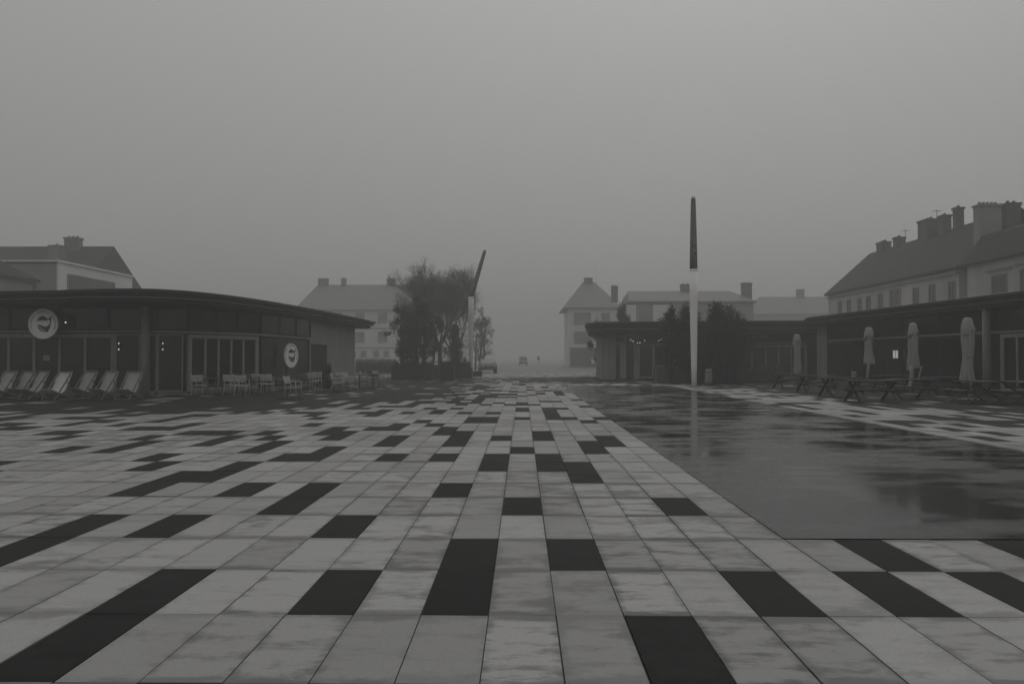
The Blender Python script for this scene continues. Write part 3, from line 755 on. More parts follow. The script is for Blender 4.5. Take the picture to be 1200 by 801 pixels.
# ------------------------------------------------------------------ parasols
def parasol(px, d, top, wr, bot, tails, label, twist):
    t = thing('closed_parasol', label, 'parasol', (xx(px, d), d, 0), R(twist), 'closed off-white parasols by the right pavilion')
    b = MB(); b.box(-0.36, 0.36, -0.36, 0.36, 0, 0.07); b.build('base', M['plinth'], t, bevel=0.01)
    b = MB(); b.tube([(0, 0, 0.07), (0, 0, top - 0.02)], 0.025, 10); b.build('pole', M['chair_dark'], t)
    c = MB(); H = top - bot
    c.lathe([(0.22 * wr, bot), (0.228 * wr, bot + 0.02), (0.20 * wr, bot + 0.16 * H), (0.165 * wr, bot + 0.34 * H), (0.155 * wr, bot + 0.40 * H), (0.175 * wr, bot + 0.5 * H), (0.185 * wr, bot + 0.65 * H),
             (0.175 * wr, bot + 0.80 * H), (0.13, bot + 0.90 * H), (0.08, top - 0.06)], 72, (0, 0, 0), 0.17, 8, twist)
    ca = c.build('canopy', M['parasol'], t)
    # uneven, sagging cloth
    rr = random.Random(int(px))
    ph1, ph2 = rr.uniform(0, 6), rr.uniform(0, 6)
    for v in ca.data.vertices:
        x, y, z = v.co
        a = math.atan2(y, x); k = (top - z) / H
        f = 1 + 0.12 * math.sin(2 * a + ph1 + 2.5 * z) + 0.09 * math.sin(3 * a + ph2 - 1.7 * z) + 0.04 * math.sin(13 * a + 3 * z + ph1)
        v.co = (x * f + 0.035 * k * math.sin(ph1 + 2 * z), y * f + 0.03 * k * math.cos(ph2 + 2 * z), z - (0.10 * max(0, math.sin(a + ph2)) if k > 0.9 else 0))
    b = MB(); b.lathe([(0.165 * wr, bot + 0.375 * H), (0.18 * wr, bot + 0.38 * H), (0.18 * wr, bot + 0.40 * H), (0.165 * wr, bot + 0.405 * H)], 24); b.build('strap', M['parasol'], t)
    # vent flap on top
    v = MB(); v.lathe([(0.20, top - 0.52), (0.222, top - 0.48), (0.19, top - 0.26), (0.15, top - 0.06), (0.12, top), (0.05, top + 0.03)], 64, (0, 0, 0), 0.15, 4, twist * 0.1)
    vf = v.build('vent_flap', M['parasol'], t)
    for q_ in vf.data.vertices:
        a = math.atan2(q_.co.y, q_.co.x); k = max(0, (top - 0.2 - q_.co.z) / 0.3)
        q_.co.x *= 1 + 0.10 * math.sin(3 * a + ph2) * k; q_.co.y *= 1 + 0.10 * math.sin(3 * a + ph2) * k
        q_.co.z += k * (0.09 * math.sin(2 * a + ph1) + 0.04 * math.sin(5 * a + ph2))
    for (sx, z1, wdt, ang) in tails:
        q = MB(); n = 7; vs, fs = [], []
        for i in range(n):
            k = i / (n - 1); z = bot + 0.1 - (bot + 0.1 - z1) * k; w_ = wdt * (1 - 0.55 * k)
            xo = sx + 0.05 * math.sin(3 * k + ang)
            vs += [(xo - w_ / 2, -0.17 - 0.03 * math.sin(5 * k), z), (xo, -0.20 - 0.02 * k, z - 0.02), (xo + w_ / 2, -0.16, z)]
        for i in range(n - 1):
            for j in range(2): fs.append((i * 3 + j, i * 3 + j + 1, i * 3 + j + 4, i * 3 + j + 3))
        q.add(vs, fs, True); o = q.build('loose_cloth', M['parasol'], t); s = o.modifiers.new('cloth', 'SOLIDIFY'); s.thickness = 0.012
        o.rotation_euler = (0, 0, R(-twist))
    return t
parasol(1130, 29.0, 2.97, 1.0, 0.74, [(-0.05, 0.12, 0.14, 0.4)], 'nearest closed parasol, rightmost, with flared bottom tied at the waist', 12)
parasol(1067, 33.0, 2.96, 0.92, 1.12, [(-0.20, 0.22, 0.24, 1.0), (0.2, 0.70, 0.08, 2.0)], 'closed parasol second from the right with cloth hanging loose to the left', 47)
parasol(1016, 37.6, 2.96, 0.88, 1.28, [(-0.1, 0.55, 0.2, 2.5)], 'closed parasol second from the left with a short loose end', 83)
parasol(932.5, 48.0, 2.95, 0.95, 0.66, [], 'farthest closed parasol, leftmost, by the corner boards', 130)

# ------------------------------------------------------------------ picnic tables
def picnic_table():
    t = thing('picnic_table', None, 'picnic table', (0, 0, 0), 0, 'dark picnic tables on the right terrace')
    b = MB()
    for k in range(5): b.box(-0.92, 0.92, -0.36 + k * 0.147, -0.36 + k * 0.147 + 0.135, 0.715, 0.755)
    b.build('tabletop', M['wood_dark'], t)
    for s in (-1, 1):
        b = MB()
        for k in range(2): b.box(-0.92, 0.92, s * 0.70 - 0.14 + k * 0.145, s * 0.70 - 0.14 + k * 0.145 + 0.135, 0.415, 0.45)
        b.build('bench', M['wood_dark'], t)
        for q in (-1, 1):
            b = MB(); b.bar((s * 0.66 + q * 0.022, -0.62 * q, 0.0), (s * 0.66 + q * 0.022, 0.36 * q, 0.71), 0.04, 0.09, (1, 0, 0)); b.build('leg', M['wood_dark'], t)
        b = MB(); b.bar((s * 0.60, -0.80, 0.375), (s * 0.60, 0.80, 0.375), 0.04, 0.075); b.build('brace', M['wood_dark'], t)
    return t
pt0 = picnic_table()
ptab = [(1018, 28.4, 0, 'picnic table nearest the pool in the middle of the terrace'), (1062, 30.2, 4, 'picnic table left of the second parasol from the right'),
        (1140, 27.6, 86, 'picnic table standing end-on below the nearest parasol'), (1192, 27.0, 80, 'picnic table at the right edge of the photo'),
        (984, 32.2, 3, 'picnic table with a small white bucket on it'), (955, 36.0, -2, 'picnic table left of the one with the white bucket'),
        (925, 40.5, 5, 'farthest left picnic table, by the end of the terrace'), (1100, 33.5, 8, 'picnic table behind, between the two nearest parasols'),
        (1042, 36.2, -4, 'picnic table behind, between the middle two parasols')]
for i, (px, d, a, lab) in enumerate(ptab):
    o = pt0 if i == 0 else copy_tree(pt0)
    o.location = (xx(px, d), d, 0); o.rotation_euler = (0, 0, R(a)); o['label'] = lab
bk = thing('bucket', 'small white bucket standing on a picnic table', 'bucket', (xx(998, 32.2), 32.2, 0.755))
b = MB(); b.lathe([(0.075, 0.0), (0.10, 0.2), (0.108, 0.2), (0.108, 0.215), (0.095, 0.215), (0.07, 0.02)], 18); b.build('body', M['sign_white'], bk)
b = MB(); b.tube([(-0.1, 0, 0.2), (-0.09, -0.06, 0.13), (0, -0.12, 0.09), (0.09, -0.06, 0.13), (0.1, 0, 0.2)], 0.005, 5); b.build('handle', M['chair_dark'], bk)

# ------------------------------------------------------------------ planters, fence, bin
def slat_box(name, label, cat, px, d, w_, dp, h, m, group=None, rz=0):
    t = thing(name, label, cat, (xx(px, d), d, 0), rz, group)
    inner = MB(); inner.box(-w_ / 2 + 0.03, w_ / 2 - 0.03, -dp / 2 + 0.03, dp / 2 - 0.03, 0.03, h - 0.05); inner.build('box', M['wood_dark'], t)
    s = MB(); n = max(4, int(w_ / 0.13))
    for k in range(n):
        x = -w_ / 2 + (k + 0.5) * w_ / n
        for y in (-dp / 2, dp / 2): s.box(x - 0.42 * w_ / n, x + 0.42 * w_ / n, y - 0.012, y + 0.012, 0.02, h - rng.uniform(0, 0.03))
    n2 = max(3, int(dp / 0.13))
    for k in range(n2):
        y = -dp / 2 + (k + 0.5) * dp / n2
        for x in (-w_ / 2, w_ / 2): s.box(x - 0.012, x + 0.012, y - 0.42 * dp / n2, y + 0.42 * dp / n2, 0.02, h - rng.uniform(0, 0.03))
    s.build('slats', m, t)
    r = MB()
    for y in (-1, 1): r.box(-w_ / 2 - 0.03, w_ / 2 + 0.03, y * (dp / 2) - 0.035 + y * 0.0, y * (dp / 2) + 0.035, h + 0.002, h + 0.04)
    for x in (-1, 1): r.box(x * w_ / 2 - 0.035, x * w_ / 2 + 0.035, -dp / 2 + 0.036, dp / 2 - 0.036, h + 0.002, h + 0.04)
    r.build('rim', m, t)
    return t
slat_box('slatted_bin', 'dark slatted waste bin in front of the bare tree', 'bin', 524.5, 54, 0.9, 0.9, 1.32, M['planter'])
slat_box('planter', 'long low dark planter below the dense evergreen tree', 'planter', 484, 58, 3.0, 1.0, 0.9, M['planter'], 'dark planters under the trees')
slat_box('planter', 'dark planter between the evergreen and the slatted bin', 'planter', 506, 61, 2.0, 1.0, 1.0, M['planter'], 'dark planters under the trees')
slat_box('planter', 'dark planter between the slatted bin and the leaning mast', 'planter', 541, 62, 1.6, 1.0, 0.8, M['planter'], 'dark planters under the trees')
slat_box('planter', 'pale boarded planter left of the tall white mast', 'planter', 790, 51, 2.4, 0.7, 0.95, M['fence'], 'planters beyond the tall mast')
slat_box('planter', 'boarded planter right of the barrel under the dark tree', 'planter', 853, 49, 2.2, 0.8, 0.9, M['planter'], 'planters beyond the tall mast')
slat_box('planter', 'dark planter before the glass doors of the far pavilion', 'planter', 890, 50, 2.6, 0.8, 0.85, M['planter'], 'planters beyond the tall mast')
t = thing('barrel', 'pale upright barrel just right of the tall white mast', 'barrel', (xx(829.5, 45.5), 45.5, 0))
b = MB(); b.lathe([(0.16, 0), (0.20, 0.3), (0.205, 0.5), (0.19, 0.8), (0.17, 0.92), (0.15, 0.92), (0.15, 0.86)], 20); b.build('body', M['barrel'], t)
for z in (0.15, 0.74):
    b = MB(); b.lathe([(0.196, z), (0.208, z + 0.005), (0.208, z + 0.045), (0.196, z + 0.05)], 20); b.build('hoop', M['chair_dark'], t)
t = thing('stone_block', 'low dark block at the foot of the distant leaning mast', 'block', (-4.5, 67.2, 0))
b = MB(); b.box(-1.5, 1.1, -0.5, 0.5, 0, 0.42); b.build('block', M['planter'], t, bevel=0.04)
b = MB(); b.box(-1.55, 1.15, -0.55, 0.55, 0.423, 0.48); b.build('coping', M['plinth'], t, bevel=0.02)

# ------------------------------------------------------------------ trees
def rand_dir(r):
    while True:
        v = Vector((r.uniform(-1, 1), r.uniform(-1, 1), r.uniform(-1, 1)))
        if 0.1 < v.length < 1: return v.normalized()
def leaf_quad(mb, p, size, r, droop=0.0):
    d = rand_dir(r); d.z -= droop; d.normalize()
    a = d.orthogonal().normalized(); a.rotate(Matrix.Rotation(r.uniform(0, 6.3), 3, d)); w_ = size * r.uniform(0.28, 0.5)
    q = [p - a * w_ * 0.15, p + d * size * 0.5 + a * w_ * 0.5, p + d * size, p + d * size * 0.5 - a * w_ * 0.5]
    mb.add(q, [(0, 1, 2, 3)])
def branch(tr, tips, p, d, L_, rad, depth, r, spread=0.6, upw=0.25, twig=None, minr=0.012):
    pts = [p]; rads = [rad]; q = Vector(p); dd = Vector(d)
    seg = 4
    for i in range(seg):
        dd = (dd + rand_dir(r) * 0.16 + Vector((0, 0, upw * 0.16))).normalized()
        q = q + dd * (L_ / seg); pts.append(q.copy()); rads.append(rad * (1 - 0.5 * (i + 1) / seg))
    (tr if depth > 1 or twig is None else twig).tube(pts, rads, 7 if depth > 2 else 4 if depth > 1 else 3, False)
    if depth <= 1:
        tips += [pts[2].copy(), pts[3].copy(), pts[4].copy()]
    if depth == 0: return
    n = r.choice((3, 4)) if depth > 1 else r.choice((3, 4, 5))
    for k in range(n):
        i = r.choice((2, 3, 4)) if k else 4
        nd = (dd + rand_dir(r) * spread * r.uniform(0.7, 1.4)); nd.z += upw * 0.5; nd.normalize()
        branch(tr, tips, pts[i], nd, L_ * r.uniform(0.55, 0.78), max(minr, rads[i] * r.uniform(0.5, 0.7)), depth - 1, r, spread, upw, twig, minr)
def leafy_tree(px, d, h, wid, label, seed, m, n_leaf=34, stems=1, size=0.19, base=0.0, grp=None, name='leafy_tree', low=0.18, skip=0.3, spire=True):
    r = random.Random(seed)
    t = thing(name, label, 'tree', (xx(px, d), d, 0), 0, grp)
    tr, cr, tips, lead = MB(), MB(), [], []
    for k in range(stems):
        a = r.uniform(0, 6.3); o = Vector((math.cos(a), math.sin(a), 0)) * ((0.14 + 0.28 * r.random()) * wid if stems > 1 else 0)
        o.x *= 1.1; hh = h * r.uniform(0.74, 1.0) if k else h
        top = o * 1.35 + Vector((r.uniform(-.1, .1) * wid, r.uniform(-.1, .1) * wid, hh * 0.82))
        pts = [o + Vector((0, 0, base)), o.lerp(top, 0.35) + Vector((r.uniform(-.1, .1), r.uniform(-.1, .1), 0)), o.lerp(top, 0.7), top]
        rb = 0.022 * hh; tr.tube(pts, [rb, rb * 0.7, rb * 0.42, rb * 0.12], 9)
        if spire: lead.append((pts[2], pts[3]))
        nb = int(7 + hh * 1.0)
        for j in range(nb):
            f = low + (1 - low) * (j + r.random() * 0.6) / nb
            p = pts[0].lerp(pts[3], f)
            a = j * 2.4 + r.uniform(-.5, .5)
            ln = wid * 0.5 / (1 if stems == 1 else 1.35) * ((0.30 if spire else 0.45) + 0.8 * math.sin(PI * min(1, f * 0.82 + 0.16))) * r.choice((0.45, 0.7, 0.9, 1.1, 1.35)) * r.uniform(0.85, 1.1)
            dv = Vector((math.cos(a), math.sin(a), 0.45 + 0.9 * f + r.uniform(-.2, .3))).normalized()
            branch(tr, tips, p, dv, ln * 0.62, rb * 0.34 * (1 - 0.6 * f), 2, r, 0.75, 0.35)
    for k in range(len(lead)):
        p0, p1 = lead[k]
        for q in range(40):
            leaf_quad(cr, p0.lerp(p1 + Vector((0, 0, 0.12 * h)), q / 40) + Vector((r.gauss(0, .07), r.gauss(0, .07), 0)) * (1.3 - q / 40), size, r, -0.6)
    for tp in tips:
        if r.random() < skip: continue
        for k in range(int(n_leaf * r.choice((0.15, 0.4, 0.7, 1.0)))):
            g_ = Vector((r.gauss(0, 0.12), r.gauss(0, 0.12), r.gauss(0, 0.15)))
            leaf_quad(cr, tp + g_, size * r.uniform(0.6, 1.2), r)
    tr.build('trunk', M['bark'], t); cr.build('crown', m, t)
    return t
def bare_tree(px, d, h, label, seed, grp=None, leaves=0):
    r = random.Random(seed)
    t = thing('bare_tree', label, 'tree', (xx(px, d), d, 0), 0, grp)
    tr, tw, tips = MB(), MB(), []
    rb = 0.022 * h
    fork = h * 0.27
    tr.tube([(0, 0, 0), (0.05, 0, fork * 0.5), (0.0, 0.03, fork)], [rb * 1.2, rb, rb * 0.85], 10)
    for k in range(6):
        a = k * 1.05 + r.uniform(-.3, .3)
        dv = Vector((math.cos(a) * 0.55, math.sin(a) * 0.55, 1)).normalized()
        branch(tr, tips, Vector((0, 0.03, fork * r.uniform(0.8, 1.0))), dv, h * 0.33 * r.uniform(0.8, 1.1), rb * 0.5, 4, r, 0.55, 0.4, tw, 0.013)
    tr.build('trunk', M['bark'], t)
    for tp in tips:                                       # fine end twigs
        for k in range(leaves):
            d_ = rand_dir(r); d_.z = abs(d_.z) * 0.8 + 0.1; d_.normalize(); a_ = d_.orthogonal().normalized() * 0.009
            p_ = tp + Vector((r.gauss(0, .1), r.gauss(0, .1), r.gauss(0, .1))); q_ = p_ + d_ * r.uniform(0.3, 0.75)
            tw.add([p_ - a_, p_ + a_, q_ + a_ * 0.4, q_ - a_ * 0.4], [(0, 1, 2, 3)])
    tw.build('crown', M['twig'], t)
    return t
G1 = 'trees by the leaning mast'
leafy_tree(488, 62, 6.9, 3.0, 'dense dark evergreen tree left of the bare tree', 4, M['leaf'], 14, 6, 0.16, grp=G1, low=0.25, skip=0.3, spire=False)
bare_tree(515, 76, 9.6, 'tall bare tree with forked trunk behind the slatted bin', 21, G1, 3)
bare_tree(530, 84, 9.4, 'bare tree just left of the leaning mast', 37, G1, 2)
bare_tree(496, 80, 9.4, 'bare tree rising behind the dense evergreen', 41, G1, 1)
leafy_tree(541, 66, 4.9, 1.6, 'slim dark shrub left of the leaning mast', 9, M['leaf_far'], 9, 3, 0.15, grp=G1, name='tall_shrub', skip=0.35, spire=False)
leafy_tree(473, 72, 6.3, 2.2, 'thin grey-green tree at the left edge of the tree clump', 14, M['leaf_far'], 8, 3, 0.16, grp=G1, skip=0.4, spire=False)
leafy_tree(556, 105, 9.0, 4.2, 'faint hazy tree just right of the leaning mast', 15, M['leaf_far'], 7, 3, 0.2, grp=G1, skip=0.4, spire=False)
G2 = 'dark trees before the far pavilion'
leafy_tree(829, 47, 5.4, 1.9, 'bushy dark tree right behind the tall white mast', 6, M['leaf'], 9, 6, 0.14, grp=G2, low=0.3, skip=0.38, spire=False)
leafy_tree(848, 48, 5.3, 2.0, 'spreading dark tree in the middle of the dark clump', 8, M['leaf'], 9, 6, 0.14, grp=G2, low=0.3, skip=0.38, spire=False)
leafy_tree(798, 49, 5.5, 1.5, 'narrow dark tree left of the tall white mast', 17, M['leaf'], 11, 4, 0.14, grp=G2, low=0.2, skip=0.3, spire=False)
leafy_tree(860, 50, 4.4, 1.5, 'lower dark tree at the right side of the dark clump', 19, M['leaf'], 12, 4, 0.15, grp=G2, low=0.12, skip=0.3, spire=False)
leafy_tree(815, 49, 4.9, 1.7, 'dark shrub hidden half behind the tall white mast', 29, M['leaf'], 12, 5, 0.15, grp=G2, low=0.12, skip=0.3, spire=False)
leafy_tree(720, 76, 7.9, 1.3, 'narrow conifer rising behind the far pavilion roof', 23, M['leaf_far'], 15, 2, 0.17, grp='trees behind the far pavilion', name='conifer')
leafy_tree(709, 78, 6.0, 2.0, 'rounded shrub behind the roof tip of the far pavilion', 25, M['leaf_far'], 14, 3, 0.18, grp='trees behind the far pavilion', name='tall_shrub')
leafy_tree(742, 76, 6.0, 2.4, 'low bushy shrub right of the conifer behind the far pavilion', 27, M['leaf_far'], 12, 3, 0.18, grp='trees behind the far pavilion', name='tall_shrub')
# round clipped shrub in a pot among the chairs
t = thing('potted_shrub', 'dark round-topped potted shrub among the pale chairs', 'shrub', (xx(382, 41), 41, 0))
b = MB(); b.lathe([(0.2, 0), (0.27, 0.42), (0.29, 0.42), (0.29, 0.46), (0.25, 0.46), (0.24, 0.40)], 20); b.build('pot', M['planter'], t)
r = random.Random(2); cr = MB()
for k in range(1500):
    v = rand_dir(r) * (r.random() ** 0.4); leaf_quad(cr, Vector((v.x * 0.29, v.y * 0.29, 0.86 + v.z * 0.48)), 0.09, r)
cr.build('crown', M['leaf'], t)
b = MB(); b.tube([(0, 0, 0.35), (0, 0, 0.9)], 0.03, 8); b.build('trunk', M['bark'], t)

# hedges / low planting in the planters
def hedge(px, d, w_, dp, z0, h, label, seed, grp):
    r = random.Random(seed)
    t = thing('hedge', label, 'hedge', (xx(px, d), d, 0), 0, grp)
    cr, st = MB(), MB()
    for k in range(int(700 * w_ * dp * h / 0.6)):
        x, y, z = r.uniform(-.5, .5) * w_, r.uniform(-.5, .5) * dp, r.random() ** 0.8 * h * (0.75 + 0.25 * math.sin(5 * r.random()))
        leaf_quad(cr, Vector((x, y, z0 + z)), 0.15, r)
    for k in range(int(6 * w_)):
        x, y = r.uniform(-.45, .45) * w_, r.uniform(-.4, .4) * dp
        st.tube([(x, y, z0 - 0.2), (x + r.uniform(-.1, .1), y, z0 + h * 0.8)], 0.012, 4)
    cr.build('foliage', M['leaf'], t); st.build('stem', M['bark'], t)
hedge(484, 58, 2.8, 0.8, 0.85, 0.55, 'low hedge in the long planter under the evergreen', 3, 'low hedges in planters')
hedge(541, 62, 1.4, 0.8, 0.75, 0.5, 'low hedge in the planter beside the leaning mast', 4, 'low hedges in planters')
hedge(853, 49, 2.0, 0.6, 0.85, 0.6, 'low hedge in the planter under the dark tree', 5, 'low hedges in planters')
hedge(890, 50, 2.4, 0.6, 0.8, 0.35, 'low hedge before the glass doors of the far pavilion', 6, 'low hedges in planters')
hedge(440, 84, 4.2, 1.2, 0.0, 1.5, 'rounded hedge in front of the pale hotel wall', 7, 'low hedges in planters')

# ------------------------------------------------------------------ houses
def hip_roof(x0, x1, y0, y1, ze, zr, hip0, hip1, axis='x', ov=0.4, dy=None):
    """roof with its ridge along X (or Y), hip0/hip1 = how far the ridge stops short of each end"""
    m = MB(); X0, X1, Y0, Y1 = x0 - ov, x1 + ov, y0 - ov, y1 + ov
    if axis == 'x':
        ym = (Y0 + Y1) / 2
        vs = [(X0, Y0, ze), (X1, Y0, ze), (X1, Y1, ze), (X0, Y1, ze), (X0 + hip0, ym, zr), (X1 - hip1, ym, zr)]
        fs = [(0, 1, 5, 4), (1, 2, 5), (2, 3, 4, 5), (3, 0, 4), (3, 2, 1, 0)]
    else:
        xm = (X0 + X1) / 2
        vs = [(X0, Y0, ze), (X1, Y0, ze), (X1, Y1, ze), (X0, Y1, ze), (xm, Y0 + hip0, zr), (xm, Y1 - hip1, zr)]
        fs = [(0, 1, 4), (1, 2, 5, 4), (2, 3, 5), (3, 0, 4, 5), (3, 2, 1, 0)]
    m.add(vs, fs); m.box(X0 - 0.02, X1 + 0.02, Y0 - 0.02, Y1 + 0.02, ze - 0.22, ze - 0.003)
    return m
def house_window(parent, x, y, z, w_, h, face='front', bars=2, m_frame=None):
    """frame with a dark pane set in it; face 'front' looks to -Y, 'west' to -X, 'east' to +X"""
    fr, pn = MB(), MB(); f = 0.09
    def bx(mb, a0, a1, z0, z1, o0, o1):
        if face == 'front': mb.box(x + a0, x + a1, y - o1, y - o0, z0, z1)
        elif face == 'west': mb.box(x - o1, x - o0, y + a0, y + a1, z0, z1)
        else: mb.box(x + o0, x + o1, y + a0, y + a1, z0, z1)
    hw, hh = w_ / 2, h / 2
    bx(fr, -hw, -hw + f, z - hh, z + hh, 0, 0.08); bx(fr, hw - f, hw, z - hh, z + hh, 0, 0.08)
    bx(fr, -hw + f, hw - f, z + hh - f, z + hh, 0, 0.08); bx(fr, -hw + f, hw - f, z - hh, z - hh + f, 0, 0.08)
    bx(fr, -hw - 0.12, hw + 0.12, z - hh - 0.1, z - hh - 0.003, 0, 0.16)
    for k in range(1, bars): c = -hw + w_ * k / bars; bx(fr, c - 0.035, c + 0.035, z - hh + f, z + hh - f, 0, 0.07)
    bx(pn, -hw + f * 0.5, hw - f * 0.5, z - hh + f * 0.5, z + hh - f * 0.5, 0.005, 0.03)
    o = fr.build('window', m_frame or M['wall_grey'], parent, True)
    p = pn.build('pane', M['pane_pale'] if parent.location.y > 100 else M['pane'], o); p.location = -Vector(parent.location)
    return o
def chimney(parent_roof, base, x, y, w_, dp, z0, z1, pots=3, m=None):
    b = MB(); b.box(x - w_ / 2, x + w_ / 2, y - dp / 2, y + dp / 2, z0, z1 - 0.2); b.box(x - w_ / 2 - 0.08, x + w_ / 2 + 0.08, y - dp / 2 - 0.08, y + dp / 2 + 0.08, z1 - 0.198, z1)
    along = max(w_, dp) == w_
    for k in range(pots):
        u = (k + 0.5) / pots - 0.5
        cx, cy = (x + u * w_ * 0.9, y) if along else (x, y + u * dp * 0.9)
        b.lathe([(0.13, 0), (0.11, 0.18), (0.13, 0.2), (0.09, 0.22)], 10, (cx, cy, z1 - 0.001))
    o = b.build('chimney', m or M['chimney'], parent_roof)
    for v in o.data.vertices: v.co = v.co - Vector(base)
def antenna(roof, base, x, y, z0, z1):
    b = MB(); b.tube([(x, y, z0), (x, y, z1)], 0.03, 5); b.bar((x - 0.4, y, z1 - 0.1), (x + 0.4, y, z1 - 0.1), 0.03, 0.03)
    for k in range(5): b.bar((x - 0.36 + k * 0.18, y - 0.25, z1 - 0.1), (x - 0.36 + k * 0.18, y + 0.25, z1 - 0.1), 0.02, 0.02)
    o = b.build('antenna', M['chair_dark'], roof)
    for v in o.data.vertices: v.co = v.co - Vector(base)

# long terrace on the right
base = (40, 80, 0)
H = thing('terrace_house', 'long pale terrace with steep slate roof and chimneys behind the right pavilion', 'building', base)
b = MB(); b.box(36, 46, 66, 94, 0, 8.9); b.build('wall', M['wall_damp'], H, True)
rf = hip_roof(36, 46, 66, 94, 9.1, 13.9, 0.0, 0.0, 'y', 0.35).build('roof', M['slate'], H, True)
for px in (983, 993.5, 1006, 1016, 1030, 1047, 1071, 1090, 1113):
    d = 36 * 933 / (px - 612.0); house_window(H, 36, d, 7.2 if px not in (1047,) else 7.4, 1.1 if px != 1047 else 2.2, 1.7, 'west')
for px, z, w_, dp in ((1034, 14.7, 1.0, 1.5), (1052, 14.7, 0.9, 0.9), (1086, 15.5, 1.2, 1.9), (1105, 15.4, 0.8, 1.0), (1121, 15.7, 0.7, 0.7)):
    d = 41 * 933 / (px - 612.0); chimney(rf, base, 41, d, w_, dp, 12.5, z, 3 if dp > 1 else 1)
antenna(rf, base, 41, 85.5, 13.8, 15.3); antenna(rf, base, 41, 79, 13.8, 16.2)
b = MB(); b.box(36.0 - 0.25, 36.0 - 0.002, 66, 94, 8.55, 8.75); b.build('gutter', M['wall_grey'], H, True)
base = (40, 55, 0)
H = thing('end_house', 'nearer pale house with lower slate roof at the right edge of the photo', 'building', base)
b = MB(); b.box(35.8, 46, 44, 64.4, 0, 8.9); b.build('wall', M['wall_damp'], H, True)
mr = MB(); vs = []
prof = [(35.4, 9.05), (37.3, 11.4), (40.0, 12.3), (46.4, 12.6), (46.4, 8.9), (35.4, 8.9)]
n = len(prof); vs = [(x, 43.6, z) for x, z in prof] + [(x, 65.0, z) for x, z in prof]
mr.add(vs, [tuple(range(n)), tuple(range(n, 2 * n))[::-1]] + [(i, n + i, n + (i + 1) % n, (i + 1) % n) for i in range(n)])
rf = mr.build('roof', M['slate'], H, True)
chimney(rf, base, 38.1, 65.5, 1.8, 0.9, 8.9, 14.1, 5, M['chimney_pale']); chimney(rf, base, 40.0, 65.5, 1.1, 0.9, 8.9, 14.2, 2, M['chimney'])
for px, w_, h_ in ((1168, 2.0, 1.5), (1200, 1.6, 1.7), (1245, 1.4, 1.7), (1300, 1.4, 1.7)):
    d = 35.8 * 933 / (px - 612.0); o = house_window(H, 35.8, d, 7.1, w_, h_, 'west')
    k_ = MB(); k_.box(35.6, 35.798, d - w_ * 0.8, d + w_ * 0.8, 7.1 + h_ / 2 + 0.3, 7.1 + h_ / 2 + 0.42); c_ = k_.build('lintel', M['wall_grey'], o); c_.location = -Vector(base)

# far left house
base = (-50, 86, 0)
H = thing('slate_roofed_house', 'grey slate roofed house with flat pale wing behind the left pavilion', 'building', base)
b = MB(); b.box(-80, -47.3, 84.2, 97.5, 0, 9.3); b.build('wall', M['wall_white'], H, True)
rf = hip_roof(-80, -47.0, 83.8, 97.5, 9.4, 14.4, 3, 0.3, 'x', 0.4).build('roof', M['slate'], H, True)
chimney(rf, base, xx(81, 90.1), 90.1, 1.6, 1.0, 13.2, 15.3, 3); chimney(rf, base, xx(17, 80), 86.5, 1.3, 1.0, 9.5, 13.9, 1)
w2 = MB(); w2.box(-70, -41.6, 70.5, 84.0, 0, 10.0); w2.build('wing', M['wall_grey'], H, True)
w3 = MB(); w3.box(-41.597, -41.45, 70.5, 84.0, 0, 10.15); w3.box(-70.2, -41.3, 70.3, 84.0, 10.154, 10.32); w3.build('side_wall', M['wall_white'], H, True)
house_window(H, -41.45, 76.1, 8.1, 8.4, 2.3, 'east', 4); house_window(H, -41.45, 82.0, 7.9, 0.9, 1.7, 'east', 1)
for k in range(4): house_window(H, -44.0 - 3.2 * k, 70.5, 7.6, 1.4, 1.8, 'front')
base = (-50, 64, 0)
H = thing('gabled_house', 'dark roofed house at the far left edge above the pavilion roof', 'building', base)
b = MB(); b.box(-62, -42.2, 60, 68, 0, 8.2); b.build('wall', M['wall_grey'], H, True)
rf = hip_roof(-62, -42.2, 60, 68, 8.3, 10.2, 0.5, 2.0, 'x', 0.4).build('roof', M['slate'], H, True)
for k in range(3): house_window(H, -43.6 - 3 * k, 60, 6.6, 1.2, 1.6, 'front')

# pale hotel behind the trees
base = (-28, 168, 0)
H = thing('hotel', 'wide pale three storey building with hipped slate roof behind the evergreen', 'building', base)
b = MB(); b.box(-45.0, -11.0, 160, 175, 0, 11.3); b.build('wall', M['wall_white'], H, True)
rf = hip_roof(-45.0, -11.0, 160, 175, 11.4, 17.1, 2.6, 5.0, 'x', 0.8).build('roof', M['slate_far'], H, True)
for px, w_ in ((378, 2.0), (402, 0.9), (458, 1.7), (505, 1.4)): chimney(rf, base, xx(px, 167.5), 167.5, w_, 1.2, 15.5, 18.4, 2)
for zz in (3.6, 7.5): k_ = MB(); k_.box(-44.55, -10.95, 159.85, 159.998, zz, zz + 0.22); k_.build('string_course', M['wall_grey'], H, True)
for k in range(7):
    x = xx(448, 160) + 4.6 * (k - 4)
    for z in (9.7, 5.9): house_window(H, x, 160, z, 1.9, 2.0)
    for q in (-1.3, 0.8): house_window(H, x + q, 160, 2.5, 1.1, 1.2, 'front', 1)
